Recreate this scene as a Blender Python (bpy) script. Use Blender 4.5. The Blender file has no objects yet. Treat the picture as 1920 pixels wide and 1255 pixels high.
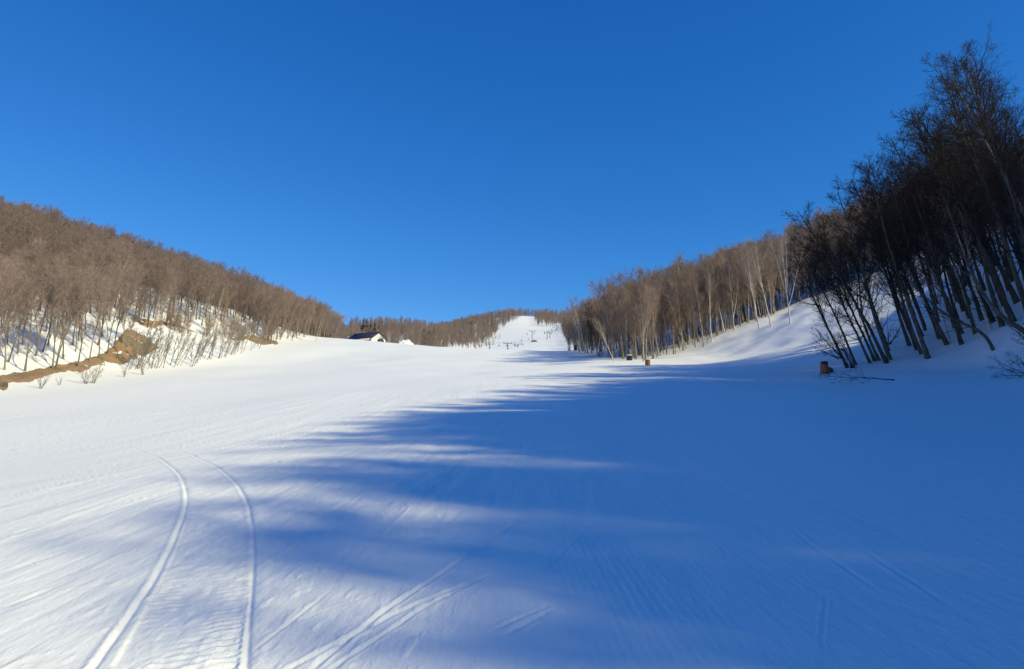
import bpy, math, random
import numpy as np
from mathutils import Vector, Quaternion, Matrix

rng = np.random.default_rng(11)
random.seed(11)
R = math.radians
scene = bpy.context.scene
col = scene.collection

# ------------------------------------------------------------------ camera
CAM = np.array([0.0, 0.0, 1.6])
PITCH = R(7.0)
FPX = 1280.0
cam_d = bpy.data.cameras.new("camera")
cam_d.sensor_width = 36.0
cam_d.lens = 36.0 * FPX / 1920.0
cam_d.clip_start = 0.05
cam_d.clip_end = 6000
cam = bpy.data.objects.new("camera", cam_d)
col.objects.link(cam)
cam.location = CAM
cam.rotation_euler = (math.pi / 2 + PITCH, 0, 0)
scene.camera = cam


def ray(px, py):
    u = (np.asarray(px, float) - 960) / FPX
    v = (627.5 - np.asarray(py, float)) / FPX
    cp, sp = math.cos(PITCH), math.sin(PITCH)
    return np.stack([u, cp - v * sp, sp + v * cp], -1)


# ------------------------------------------------------------------ light
SUN_EL, SUN_AZ = R(31.5), R(119.0)          # azimuth clockwise from +Y
SUN_DIR = Vector((math.sin(SUN_AZ) * math.cos(SUN_EL), math.cos(SUN_AZ) * math.cos(SUN_EL), math.sin(SUN_EL)))
world = bpy.data.worlds.new("World")
scene.world = world
world.use_nodes = True
nt = world.node_tree
nt.nodes.clear()
sky = nt.nodes.new("ShaderNodeTexSky")
sky.sky_type = 'NISHITA'
sky.sun_disc = False
sky.sun_elevation = SUN_EL
sky.sun_rotation = SUN_AZ
sky.altitude = 1500
sky.air_density = 1.0
sky.dust_density = 0.15
sky.ozone_density = 4.0
bg = nt.nodes.new("ShaderNodeBackground")
bg.inputs['Strength'].default_value = 0.10
wo = nt.nodes.new("ShaderNodeOutputWorld")
sep = nt.nodes.new("ShaderNodeSeparateColor")
com = nt.nodes.new("ShaderNodeCombineColor")
nt.links.new(sky.outputs[0], sep.inputs[0])
# the deep clear winter blue of the photograph: each channel of the sky gets its own response
for i, (gain, g) in enumerate(((.262, 1.64), (1.02, .92), (2.45, .67))):
    pw = nt.nodes.new("ShaderNodeMath"); pw.operation = 'POWER'; pw.inputs[1].default_value = g
    ml = nt.nodes.new("ShaderNodeMath"); ml.operation = 'MULTIPLY'; ml.inputs[1].default_value = gain
    nt.links.new(sep.outputs[i], pw.inputs[0])
    nt.links.new(pw.outputs[0], ml.inputs[0])
    nt.links.new(ml.outputs[0], com.inputs[i])
nt.links.new(com.outputs[0], bg.inputs[0])
nt.links.new(bg.outputs[0], wo.inputs[0])

sun_d = bpy.data.lights.new("sun", 'SUN')
sun_d.energy = 5.0
sun_d.angle = R(0.53)
sun_d.color = (1.0, 0.90, 0.54)
sun = bpy.data.objects.new("sun", sun_d)
col.objects.link(sun)
sun.rotation_euler = SUN_DIR.to_track_quat('Z', 'Y').to_euler()

scene.view_settings.view_transform = 'Standard'
scene.view_settings.look = 'None'
scene.view_settings.gamma = 1.0
scene.view_settings.exposure = 0.0
scene.cycles.max_bounces = 6
scene.cycles.diffuse_bounces = 3


# ------------------------------------------------------------------ noise
def _hash(ix, iy, seed):
    h = (ix.astype(np.int64) * 374761393 + iy.astype(np.int64) * 668265263 + seed * 974634777) & 0xFFFFFFFF
    h = ((h ^ (h >> 13)) * 1274126177) & 0xFFFFFFFF
    h = h ^ (h >> 16)
    return (h & 0xFFFF) / 65535.0 * 2 - 1


def vnoise(x, y, seed=0):
    ix, iy = np.floor(x), np.floor(y)
    fx, fy = x - ix, y - iy
    fx = fx * fx * fx * (fx * (fx * 6 - 15) + 10)
    fy = fy * fy * fy * (fy * (fy * 6 - 15) + 10)
    a, b = _hash(ix, iy, seed), _hash(ix + 1, iy, seed)
    c, d = _hash(ix, iy + 1, seed), _hash(ix + 1, iy + 1, seed)
    return (a + (b - a) * fx) * (1 - fy) + (c + (d - c) * fx) * fy


def fbm(x, y, seed=0, n=3):
    s, a = 0, 1.0
    for k in range(n):
        s = s + a * vnoise(x * 2 ** k, y * 2 ** k, seed + k * 17)
        a *= .5
    return s


def sstep(a, b, x):
    t = np.clip((x - a) / (b - a), 0, 1)
    return t * t * (3 - 2 * t)


# ------------------------------------------------------------------ terrain
STATIONS = {  # unseen right hill beside the viewer is steepened to throw shade on the piste
    -150: [(-400, 20), (-60, -14), (0, -11), (20, -10), (50, 10), (90, 25), (400, 40)],
    -60: [(-400, 30), (-150, 8), (-40, -6), (0, -4.6), (18, -3.6), (32, 4), (58, 25), (90, 40), (400, 45)],
    -20: [(-400, 40), (-150, 20), (-60, 2), (-35, -2), (0, -1.6), (18, -0.8), (27, 2), (51, 26), (78, 41), (120, 48), (400, 50)],
    0: [(-400, 45), (-150, 25), (-75, 16), (-45, 1), (-30, -.6), (0, 0), (18, .8), (25, 2.6), (30, 6), (52, 28), (78, 42), (120, 49), (400, 55)],
    20: [(-400, 45), (-150, 30), (-75, 20), (-45, 3), (-32, .9), (-14, 1.0), (0, 1.5), (17, 2.0), (24, 3.4), (29, 6.6), (52, 27.5), (78, 41), (120, 49), (400, 55)],
    50: [(-400, 45), (-150, 38), (-90, 25), (-60, 14), (-42, 6.4), (-38, 4.6), (-35, 4.1), (-20, 3.9), (0, 4.4), (18, 4.9), (23, 5.4), (30, 7.4), (36, 10.2), (42, 14.2), (57, 26), (80, 37), (120, 47), (400, 55)],
    80: [(-400, 50), (-150, 42), (-100, 29), (-75, 22), (-60, 16.5), (-50, 13.2), (-44, 11), (-39.5, 7.9), (-37, 7.4), (-25, 7.1), (0, 7.6), (20, 8.2), (25, 9.2), (42, 16.2), (59, 24.4), (80, 33), (120, 46), (400, 60)],
    110: [(-400, 50), (-150, 42), (-82, 27.6), (-69, 22.3), (-57, 18.4), (-48, 14.2), (-43, 12.3), (-30, 11.2), (0, 11.2), (18, 11.8), (25, 13.2), (42, 18.8), (60, 27), (80, 34), (120, 46), (400, 60)],
    150: [(-400, 55), (-150, 48), (-97, 34), (-77, 29.6), (-66, 26.3), (-54, 20.8), (-48, 18.7), (-30, 17.6), (0, 16.2), (14, 16.1), (20, 17.2), (50, 28), (80, 37), (120, 48), (400, 60)],
    185: [(-400, 55), (-150, 48), (-75, 29), (-63, 26.5), (-56, 24), (-45, 23), (-20, 20.8), (0, 19.6), (14, 19.4), (22, 21), (60, 35), (150, 55), (400, 60)],
    230: [(-400, 55), (-150, 45), (-80, 31), (-56, 26.5), (-30, 23), (0, 20), (30, 20.5), (60, 36), (150, 60), (400, 70)],
    300: [(-400, 60), (-200, 50), (-120, 40), (-80, 33), (-53, 31), (-20, 28), (0, 27), (30, 28), (60, 38), (100, 50), (200, 70), (400, 80)],
    350: [(-400, 60), (-200, 50), (-110, 44), (-60, 38), (-30, 36), (-10, 36), (0, 36.5), (30, 37), (60, 42), (150, 60), (400, 80)],
    450: [(-400, 50), (-250, 44), (-150, 43), (-122, 46), (-93, 60), (-72, 59.5), (-40, 50), (-10, 50), (15, 52.5), (45, 53), (70, 60), (150, 80), (400, 90)],
    600: [(-400, 60), (-300, 62), (-110, 72), (-80, 74), (-60, 75), (-30, 77), (0, 79), (40, 80), (70, 88), (150, 100), (400, 110)],
    750: [(-400, 70), (-300, 72), (-120, 84), (-44, 104), (0, 111), (50, 106), (150, 112), (400, 120)],
    900: [(-400, 80), (-300, 82), (-120, 105), (-60, 126), (0, 137), (60, 134), (200, 128), (400, 120)],
    1050: [(-400, 80), (0, 138), (60, 136), (400, 120)],
    1600: [(-400, 40), (0, 60), (400, 60)],
}
GX0, GX1, GY0, GY1, GS = -400.0, 400.0, -150.0, 1600.0, 2.0
gx = np.arange(GX0, GX1 + .1, GS)
gy = np.arange(GY0, GY1 + .1, GS)
ys = np.array(sorted(STATIONS), float)
rows = np.array([np.interp(gx, *np.array(STATIONS[int(k)], float).T) for k in ys])
tang = np.zeros_like(rows)
for i in range(len(ys)):
    a, b = max(i - 1, 0), min(i + 1, len(ys) - 1)
    tang[i] = (rows[b] - rows[a]) / (ys[b] - ys[a])
seg = np.clip(np.searchsorted(ys, gy, side='right') - 1, 0, len(ys) - 2)
h = (ys[seg + 1] - ys[seg])
t = ((gy - ys[seg]) / h)[:, None]
h = h[:, None]
GRID = ((2 * t**3 - 3 * t**2 + 1) * rows[seg] + (t**3 - 2 * t**2 + t) * h * tang[seg]
        + (-2 * t**3 + 3 * t**2) * rows[seg + 1] + (t**3 - t**2) * h * tang[seg + 1])


def blur(a, sig, axis):
    n = int(3 * sig) + 1
    k = np.exp(-.5 * (np.arange(-n, n + 1) / sig) ** 2)
    k /= k.sum()
    pad = [(0, 0), (0, 0)]
    pad[axis] = (n, n)
    p = np.pad(a, pad, mode='edge')
    out = 0
    for i, w in enumerate(k):
        sl = [slice(None), slice(None)]
        sl[axis] = slice(i, i + a.shape[axis])
        out = out + w * p[tuple(sl)]
    return out


GRID = blur(blur(GRID, 0.9, 1), 1.6, 0)
wide = blur(blur(GRID, 5, 1), 5, 0)
far = sstep(230, 330, gy)[:, None]
GRID = GRID * (1 - far) + wide * far


def _cr(p0, p1, p2, p3, t):
    return p1 + .5 * t * (p2 - p0 + t * (2 * p0 - 5 * p1 + 4 * p2 - p3 + t * (3 * (p1 - p2) + p3 - p0)))


def base_z(x, y):
    fx = np.clip((x - GX0) / GS, 1, len(gx) - 3)
    fy = np.clip((y - GY0) / GS, 1, len(gy) - 3)
    ix, iy = fx.astype(int), fy.astype(int)
    tx, ty = fx - ix, fy - iy
    r = [_cr(GRID[iy + j, ix - 1], GRID[iy + j, ix], GRID[iy + j, ix + 1], GRID[iy + j, ix + 2], tx) for j in (-1, 0, 1, 2)]
    return _cr(*r, ty)


def edge_left(y):
    return np.interp(y, [-100, 0, 45, 60, 80, 100, 120, 150, 180, 230], [-32, -33, -34.5, -36, -38.5, -41, -44, -48, -52, -58])


def edge_right(y):
    return np.interp(y, [-100, 0, 20, 50, 80, 100, 150, 185, 230], [19, 19, 19, 21, 21, 20, 15, 15, 20])


def ground_z(x, y):
    x = np.asarray(x, float)
    y = np.asarray(y, float)
    z = base_z(x, y)
    near = 1 - sstep(200, 260, y)
    off = np.maximum(edge_left(y) - x, x - edge_right(y))
    hill = sstep(0, 6, off) * near
    d = np.hypot(x, y)
    z = z + (1 - hill) * near * sstep(2, 12, d) * (.10 * vnoise(x / 5.3, y / 9.0, 3) + .18 * vnoise(x / 14., y / 22., 4))
    z = z + hill * (.35 * fbm(x / 7.0, y / 7.0, 9, 3) + .5 * vnoise(x / 19., y / 19., 12))
    z = z + (1 - near) * (1.3 * fbm(x / 40., y / 40., 21, 3) * sstep(20, 45, np.abs(x - 10)))
    return z


def hit(px, py, rmin=1.0, rmax=1400, n=1500):
    """where the line of sight of the photograph meets the ground"""
    d = np.atleast_2d(ray(px, py))
    d = d / np.linalg.norm(d, axis=-1, keepdims=True)
    ts = np.geomspace(rmin, rmax, n)
    out = np.full((len(d), 3), np.nan)
    for c in range(0, len(d), 200):
        v = d[c:c + 200]
        p = CAM + ts[None, :, None] * v[:, None]
        below = p[..., 2] < ground_z(p[..., 0], p[..., 1])
        k = below.argmax(1)
        ok = below.any(1)
        b, a = ts[k], ts[np.maximum(k - 1, 0)] * np.where(k == 0, .5, 1)
        for _ in range(18):
            m = .5 * (a + b)
            q = CAM + m[:, None] * v
            u = q[:, 2] < ground_z(q[:, 0], q[:, 1])
            b, a = np.where(u, m, b), np.where(u, a, m)
        r = CAM + b[:, None] * v
        r[~ok] = np.nan
        out[c:c + 200] = r
    return out


# ------------------------------------------------------------------ mesh helpers
def make_mesh(name, V, F, mats, smooth=True, midx=None):
    me = bpy.data.meshes.new(name)
    V = np.asarray(V, np.float32)
    F = np.asarray(F, np.int32)
    k = F.shape[1]
    me.vertices.add(len(V))
    me.vertices.foreach_set("co", V.ravel())
    me.loops.add(F.size)
    me.loops.foreach_set("vertex_index", F.ravel())
    me.polygons.add(len(F))
    me.polygons.foreach_set("loop_start", np.arange(0, F.size, k, dtype=np.int32))
    if midx is not None:
        me.polygons.foreach_set("material_index", np.asarray(midx, np.int32))
    me.update(calc_edges=True)
    if smooth:
        me.shade_smooth()
    for m in (mats if isinstance(mats, (list, tuple)) else [mats]):
        me.materials.append(m)
    return me


def put(name, me, parent=None, loc=(0, 0, 0)):
    o = bpy.data.objects.new(name, me)
    col.objects.link(o)
    o.location = loc
    if parent is not None:
        o.parent = parent
    return o


def tag(o, label=None, cat=None, group=None, kind=None):
    if label: o["label"] = label
    if cat: o["category"] = cat
    if group: o["group"] = group
    if kind: o["kind"] = kind
    return o


def empty(name, loc, rot=None):
    o = bpy.data.objects.new(name, None)
    o.empty_display_size = .3
    col.objects.link(o)
    o.location = loc
    if rot is not None:
        o.rotation_euler = rot
    return o


class MB:
    """collects quads into one mesh"""
    def __init__(s):
        s.V, s.F, s.n = [], [], 0

    def add(s, V, F):
        V = np.asarray(V, float)
        s.V.append(V)
        s.F.append(np.asarray(F, int) + s.n)
        s.n += len(V)
        return s

    def box(s, c, size, rot=None, taper=1.0):
        c = np.asarray(c, float)
        hx, hy, hz = np.asarray(size, float) / 2
        v = np.array([[-hx, -hy, -hz], [hx, -hy, -hz], [hx, hy, -hz], [-hx, hy, -hz],
                      [-hx * taper, -hy * taper, hz], [hx * taper, -hy * taper, hz], [hx * taper, hy * taper, hz], [-hx * taper, hy * taper, hz]])
        if rot is not None:
            v = v @ np.array(rot).T
        return s.add(v + c, [[0, 3, 2, 1], [4, 5, 6, 7], [0, 1, 5, 4], [1, 2, 6, 5], [2, 3, 7, 6], [3, 0, 4, 7]])

    def tube(s, pts, rad, k=8, cap=True):
        pts = np.asarray(pts, float)[None]
        rad = np.broadcast_to(np.asarray(rad, float), pts.shape[1:2])[None]
        V, F = tubes(pts, rad, k)
        s.add(V, F)
        if cap:
            n = pts.shape[1]
            for base, c in ((0, pts[0, 0]), ((n - 1) * k, pts[0, -1])):
                ring = V[base:base + k]
                idx = np.arange(k)
                f = np.stack([idx, (idx + 1) % k, np.full(k, k), np.full(k, k)], 1)
                tri = np.vstack([ring, c[None]])
                s.add(tri, f)
        return s

    def lathe(s, prof, k=20, c=(0, 0, 0)):
        prof = np.asarray(prof, float)
        a = np.arange(k) * 2 * math.pi / k
        V = np.stack([prof[:, None, 0] * np.cos(a), prof[:, None, 0] * np.sin(a), np.repeat(prof[:, 1:2], k, 1)], -1).reshape(-1, 3)
        F = []
        for i in range(len(prof) - 1):
            for j in range(k):
                F.append([i * k + j, i * k + (j + 1) % k, (i + 1) * k + (j + 1) % k, (i + 1) * k + j])
        return s.add(V + np.asarray(c, float), F)

    def build(s, name, mat, parent=None, loc=(0, 0, 0), smooth=False, bevel=0):
        me = make_mesh(name, np.vstack(s.V), np.vstack(s.F), mat, smooth)
        o = put(name, me, parent, loc)
        if bevel:
            m = o.modifiers.new("bevel", 'BEVEL')
            m.width = bevel
            m.segments = 2
        return o


def tubes(P, rad, k):
    """P (N,S,3) polylines with radii (N,S) -> verts, quads"""
    N, S, _ = P.shape
    T = np.gradient(P, axis=1)
    T /= np.linalg.norm(T, axis=-1, keepdims=True) + 1e-9
    mean = T.mean(1)
    ref = np.where(np.abs(mean[:, 2:3]) > .7, np.array([[1., 0, 0]]), np.array([[0, 0, 1.]]))
    E1 = np.cross(T, ref[:, None, :])
    E1 /= np.linalg.norm(E1, axis=-1, keepdims=True) + 1e-9
    E2 = np.cross(T, E1)
    a = np.arange(k) * 2 * math.pi / k
    V = P[:, :, None] + rad[:, :, None, None] * (np.cos(a)[None, None, :, None] * E1[:, :, None] + np.sin(a)[None, None, :, None] * E2[:, :, None])
    V = V.reshape(-1, 3)
    n, s, j = np.meshgrid(np.arange(N), np.arange(S - 1), np.arange(k), indexing='ij')
    b = (n * S + s) * k
    F = np.stack([b + j, b + (j + 1) % k, b + k + (j + 1) % k, b + k + j], -1).reshape(-1, 4)
    return V, F


# ------------------------------------------------------------------ materials
def new_mat(name):
    m = bpy.data.materials.new(name)
    m.use_nodes = True
    n = m.node_tree
    return m, n, n.nodes['Principled BSDF']


def flat_mat(name, c, rough=.6, noise=.15, scale=6.0, metal=0.0):
    m, n, p = new_mat(name)
    tc = n.nodes.new("ShaderNodeTexCoord")
    nz = n.nodes.new("ShaderNodeTexNoise")
    nz.inputs['Scale'].default_value = scale
    nz.inputs['Detail'].default_value = 5
    n.links.new(tc.outputs['Object'], nz.inputs['Vector'])
    r = n.nodes.new("ShaderNodeValToRGB")
    r.color_ramp.elements[0].position = .3
    r.color_ramp.elements[1].position = .7
    r.color_ramp.elements[0].color = (*[v * (1 - noise) for v in c], 1)
    r.color_ramp.elements[1].color = (*[min(1, v * (1 + noise)) for v in c], 1)
    n.links.new(nz.outputs['Fac'], r.inputs[0])
    n.links.new(r.outputs[0], p.inputs['Base Color'])
    p.inputs['Roughness'].default_value = rough
    p.inputs['Metallic'].default_value = metal
    return m


def bark_mat(name, c0, c1, scale=(9, 9, 2.5), vary=.35, rough=.85):
    """two bark tones streaked up the stem, and each tree a little lighter or darker than the next"""
    m, n, p = new_mat(name)
    tc = n.nodes.new("ShaderNodeTexCoord")
    mp = n.nodes.new("ShaderNodeMapping")
    mp.inputs['Scale'].default_value = scale
    nz = n.nodes.new("ShaderNodeTexNoise")
    nz.inputs['Scale'].default_value = 1.0
    nz.inputs['Detail'].default_value = 4
    r = n.nodes.new("ShaderNodeValToRGB")
    r.color_ramp.elements[0].position = .35
    r.color_ramp.elements[1].position = .65
    r.color_ramp.elements[0].color = (*c0, 1)
    r.color_ramp.elements[1].color = (*c1, 1)
    oi = n.nodes.new("ShaderNodeObjectInfo")
    mr = n.nodes.new("ShaderNodeMapRange")
    mr.inputs['To Min'].default_value = 1 - vary
    mr.inputs['To Max'].default_value = 1 + vary
    mx = n.nodes.new("ShaderNodeMix")
    mx.data_type = 'RGBA'
    mx.blend_type = 'MULTIPLY'
    mx.inputs[0].default_value = 1
    n.links.new(tc.outputs['Object'], mp.inputs['Vector'])
    n.links.new(mp.outputs[0], nz.inputs['Vector'])
    n.links.new(nz.outputs['Fac'], r.inputs[0])
    n.links.new(oi.outputs['Random'], mr.inputs['Value'])
    n.links.new(r.outputs[0], mx.inputs[6])
    n.links.new(mr.outputs[0], mx.inputs[7])
    n.links.new(mx.outputs[2], p.inputs['Base Color'])
    p.inputs['Roughness'].default_value = rough
    p.inputs['Specular IOR Level'].default_value = .15
    return m


M_BARK = bark_mat("grey_bark", (.20, .172, .135), (.42, .36, .285))  # lightened to make the right-hand wood look sunlit
M_LEFTBARK = bark_mat("grey_slope_bark", (.15, .132, .11), (.30, .265, .22))
M_LEFTTWIG = bark_mat("grey_brown_twigs", (.25, .187, .160), (.355, .273, .237), vary=.2)
M_TWIG = bark_mat("brown_twigs", (.255, .188, .152), (.36, .272, .222), vary=.2)
M_SHADEBARK = bark_mat("shaded_dark_bark", (.05, .047, .038), (.12, .11, .085))  # shade of the right slope is put into this bark colour
M_SHADETWIG = bark_mat("shaded_dark_twigs", (.028, .022, .020), (.046, .036, .032), vary=.2)  # near-black twigs: the slope's shade is in the colour
M_BIRCH = bark_mat("birch_bark", (.40, .36, .31), (.66, .60, .53), scale=(3, 3, 9), vary=.12)
M_BIRCHTWIG = bark_mat("birch_twigs", (.22, .17, .14), (.36, .29, .24), vary=.15)
M_STEM = bark_mat("sapling_bark", (.19, .165, .135), (.31, .27, .225), vary=.25)
M_NEEDLE = bark_mat("conifer_needles", (.018, .026, .014), (.045, .052, .028), vary=.25)
M_CONBARK = bark_mat("conifer_bark", (.06, .045, .035), (.11, .08, .06))

# snow
m_snow, n, p = new_mat("snow")
p.inputs['Base Color'].default_value = (.90, .91, .90, 1)
p.inputs['Roughness'].default_value = .55
p.inputs['Specular IOR Level'].default_value = .25
tc = n.nodes.new("ShaderNodeTexCoord")


def noise_node(scale, detail, rough=.55, vec=(1, 1, 1), rz=0.0):
    mp = n.nodes.new("ShaderNodeMapping")
    mp.inputs['Scale'].default_value = vec
    mp.inputs['Rotation'].default_value = (0, 0, rz)
    nz = n.nodes.new("ShaderNodeTexNoise")
    nz.inputs['Scale'].default_value = scale
    nz.inputs['Detail'].default_value = detail
    nz.inputs['Roughness'].default_value = rough
    n.links.new(tc.outputs['Object'], mp.inputs['Vector'])
    n.links.new(mp.outputs[0], nz.inputs['Vector'])
    return nz


b_prev = None
for scl, det, vec, rz, st, dist in ((1.0, 3, (2.2, .16, 1), .12, .30, .08), (1.0, 3, (7, .9, 1), .05, .25, .02), (9, 6, (1, .45, 1), .08, .55, .03), (48, 4, (1, .6, 1), 0, .5, .008)):
    nz = noise_node(scl, det, .6, vec, rz)
    b = n.nodes.new("ShaderNodeBump")
    b.inputs['Strength'].default_value = st
    b.inputs['Distance'].default_value = dist
    n.links.new(nz.outputs['Fac'], b.inputs['Height'])
    if b_prev is not None:
        n.links.new(b_prev.outputs[0], b.inputs['Normal'])
    b_prev = b
n.links.new(b_prev.outputs[0], p.inputs['Normal'])
M_SNOW = m_snow

# bare earth
m_earth, n, p = new_mat("bare_earth")
tc = n.nodes.new("ShaderNodeTexCoord")
nz = noise_node(.55, 6, .65)
nz2 = noise_node(5.0, 6, .7)
r = n.nodes.new("ShaderNodeValToRGB")
e = r.color_ramp.elements
e[0].position, e[0].color = .34, (.11, .082, .048, 1)
e[1].position, e[1].color = .68, (.40, .22, .125, 1)
x = e.new(.44); x.color = (.235, .18, .095, 1)
x = e.new(.54); x.color = (.31, .19, .105, 1)
mx = n.nodes.new("ShaderNodeMix"); mx.data_type = 'RGBA'; mx.blend_type = 'OVERLAY'; mx.inputs[0].default_value = .7
n.links.new(nz.outputs['Fac'], r.inputs[0])
n.links.new(r.outputs[0], mx.inputs[6])
n.links.new(nz2.outputs['Color'], mx.inputs[7])
hsn = n.nodes.new("ShaderNodeHueSaturation"); hsn.inputs['Saturation'].default_value = .95
n.links.new(mx.outputs[2], hsn.inputs['Color'])
n.links.new(hsn.outputs[0], p.inputs['Base Color'])
p.inputs['Roughness'].default_value = .95
b = n.nodes.new("ShaderNodeBump"); b.inputs['Strength'].default_value = .8; b.inputs['Distance'].default_value = .15
n.links.new(nz2.outputs['Fac'], b.inputs['Height'])
n.links.new(b.outputs[0], p.inputs['Normal'])
M_EARTH = m_earth

# ------------------------------------------------------------------ snow relief near the camera
def densify(P, step=.08):
    d = np.r_[0, np.cumsum(np.hypot(*np.diff(P[:, :2], axis=0).T))]
    m = max(int(d[-1] / step), 4)
    s = np.linspace(0, d[-1], m)
    # smooth curve through the points
    q = np.stack([np.interp(s, d, P[:, 0]), np.interp(s, d, P[:, 1])], -1)
    w = max(int(.5 / step), 1)
    for _ in range(2):
        k = np.ones(2 * w + 1) / (2 * w + 1)
        pad = np.vstack([q[:1] + (q[:1] - q[1:2]) * np.arange(w, 0, -1)[:, None], q, q[-1:] + (q[-1:] - q[-2:-1]) * np.arange(1, w + 1)[:, None]])
        q = np.stack([np.convolve(pad[:, 0], k, 'valid'), np.convolve(pad[:, 1], k, 'valid')], -1)
    return q


def along(x, y, q, reach):
    """signed sideways distance and running length for the points within reach of the curve q"""
    lo, hi = q.min(0) - reach, q.max(0) + reach
    idx = np.nonzero((x > lo[0]) & (x < hi[0]) & (y > lo[1]) & (y < hi[1]))[0]
    if not len(idx):
        return idx, None, None
    L = np.r_[0, np.cumsum(np.hypot(*np.diff(q, axis=0).T))]
    px, py = x[idx], y[idx]
    best = np.full(len(idx), 1e9)
    bi = np.zeros(len(idx), int)
    for c0 in range(0, len(idx), 20000):
        sl = slice(c0, c0 + 20000)
        D = (px[sl, None] - q[None, :, 0]) ** 2 + (py[sl, None] - q[None, :, 1]) ** 2
        bi[sl] = D.argmin(1)
        best[sl] = D.min(1)
    ok = best < reach ** 2
    idx, bi, px, py = idx[ok], bi[ok], px[ok], py[ok]
    t0 = q[np.minimum(bi + 1, len(q) - 1)] - q[np.maximum(bi - 1, 0)]
    t0 /= np.linalg.norm(t0, axis=1, keepdims=True) + 1e-9
    dx, dy = px - q[bi, 0], py - q[bi, 1]
    side = dx * t0[:, 1] - dy * t0[:, 0]
    return idx, side, L[bi] + dx * t0[:, 0] + dy * t0[:, 1]


SLED_L = [(150, 1275), (195, 1210), (240, 1155), (290, 1078), (328, 1005), (347, 950), (346, 915), (330, 885), (295, 858), (245, 840), (170, 832), (60, 828)]
SLED_R = [(452, 1275), (458, 1200), (461, 1150), (471, 1060), (471, 1000), (463, 945), (440, 905), (402, 875), (350, 850), (290, 836), (200, 828), (70, 822)]
SKI = [
    ([(560, 1275), (640, 1200), (720, 1145), (860, 1055), (985, 965)], .05, .030),
    ([(500, 1275), (600, 1218), (700, 1170), (780, 1130), (950, 1066)], .05, .026),
    ([(590, 1275), (690, 1205), (760, 1160), (840, 1110), (948, 1066)], .04, .022),
    ([(470, 1225), (520, 1185), (580, 1135), (630, 1100)], .03, .018),
    ([(700, 1045), (740, 1015), (785, 980)], .03, .014),
    ([(930, 1200), (985, 1172), (1050, 1136)], .06, .030),
    ([(900, 1190), (970, 1150), (1040, 1128)], .05, .022),
    ([(470, 1200), (560, 1158), (640, 1125), (780, 1090)], .03, .012),
    ([(0, 1140), (60, 1112), (130, 1090)], .06, .035),
    ([(15, 1070), (70, 1050), (118, 1032), (160, 1020)], .06, .03),
    ([(600, 890), (660, 870), (750, 843)], .04, .02),
    ([(640, 940), (740, 925), (810, 905)], .05, .02),
    ([(1110, 990), (1060, 1040), (1000, 1090)], .03, .008),
    ([(1480, 990), (1560, 1050), (1680, 1130)], .05, .012),
    ([(1600, 1020), (1690, 1075), (1800, 1150)], .05, .012),
    ([(1550, 1110), (1545, 1160), (1540, 1250)], .03, .010),
    ([(1438, 1262), (1437, 1238), (1436, 1212)], .012, .03),
    ([(0, 940), (120, 905), (250, 880)], .05, .02),
    ([(60, 905), (160, 880), (290, 860)], .04, .016),
    ([(200, 950), (300, 925), (345, 918)], .04, .016),
]


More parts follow.
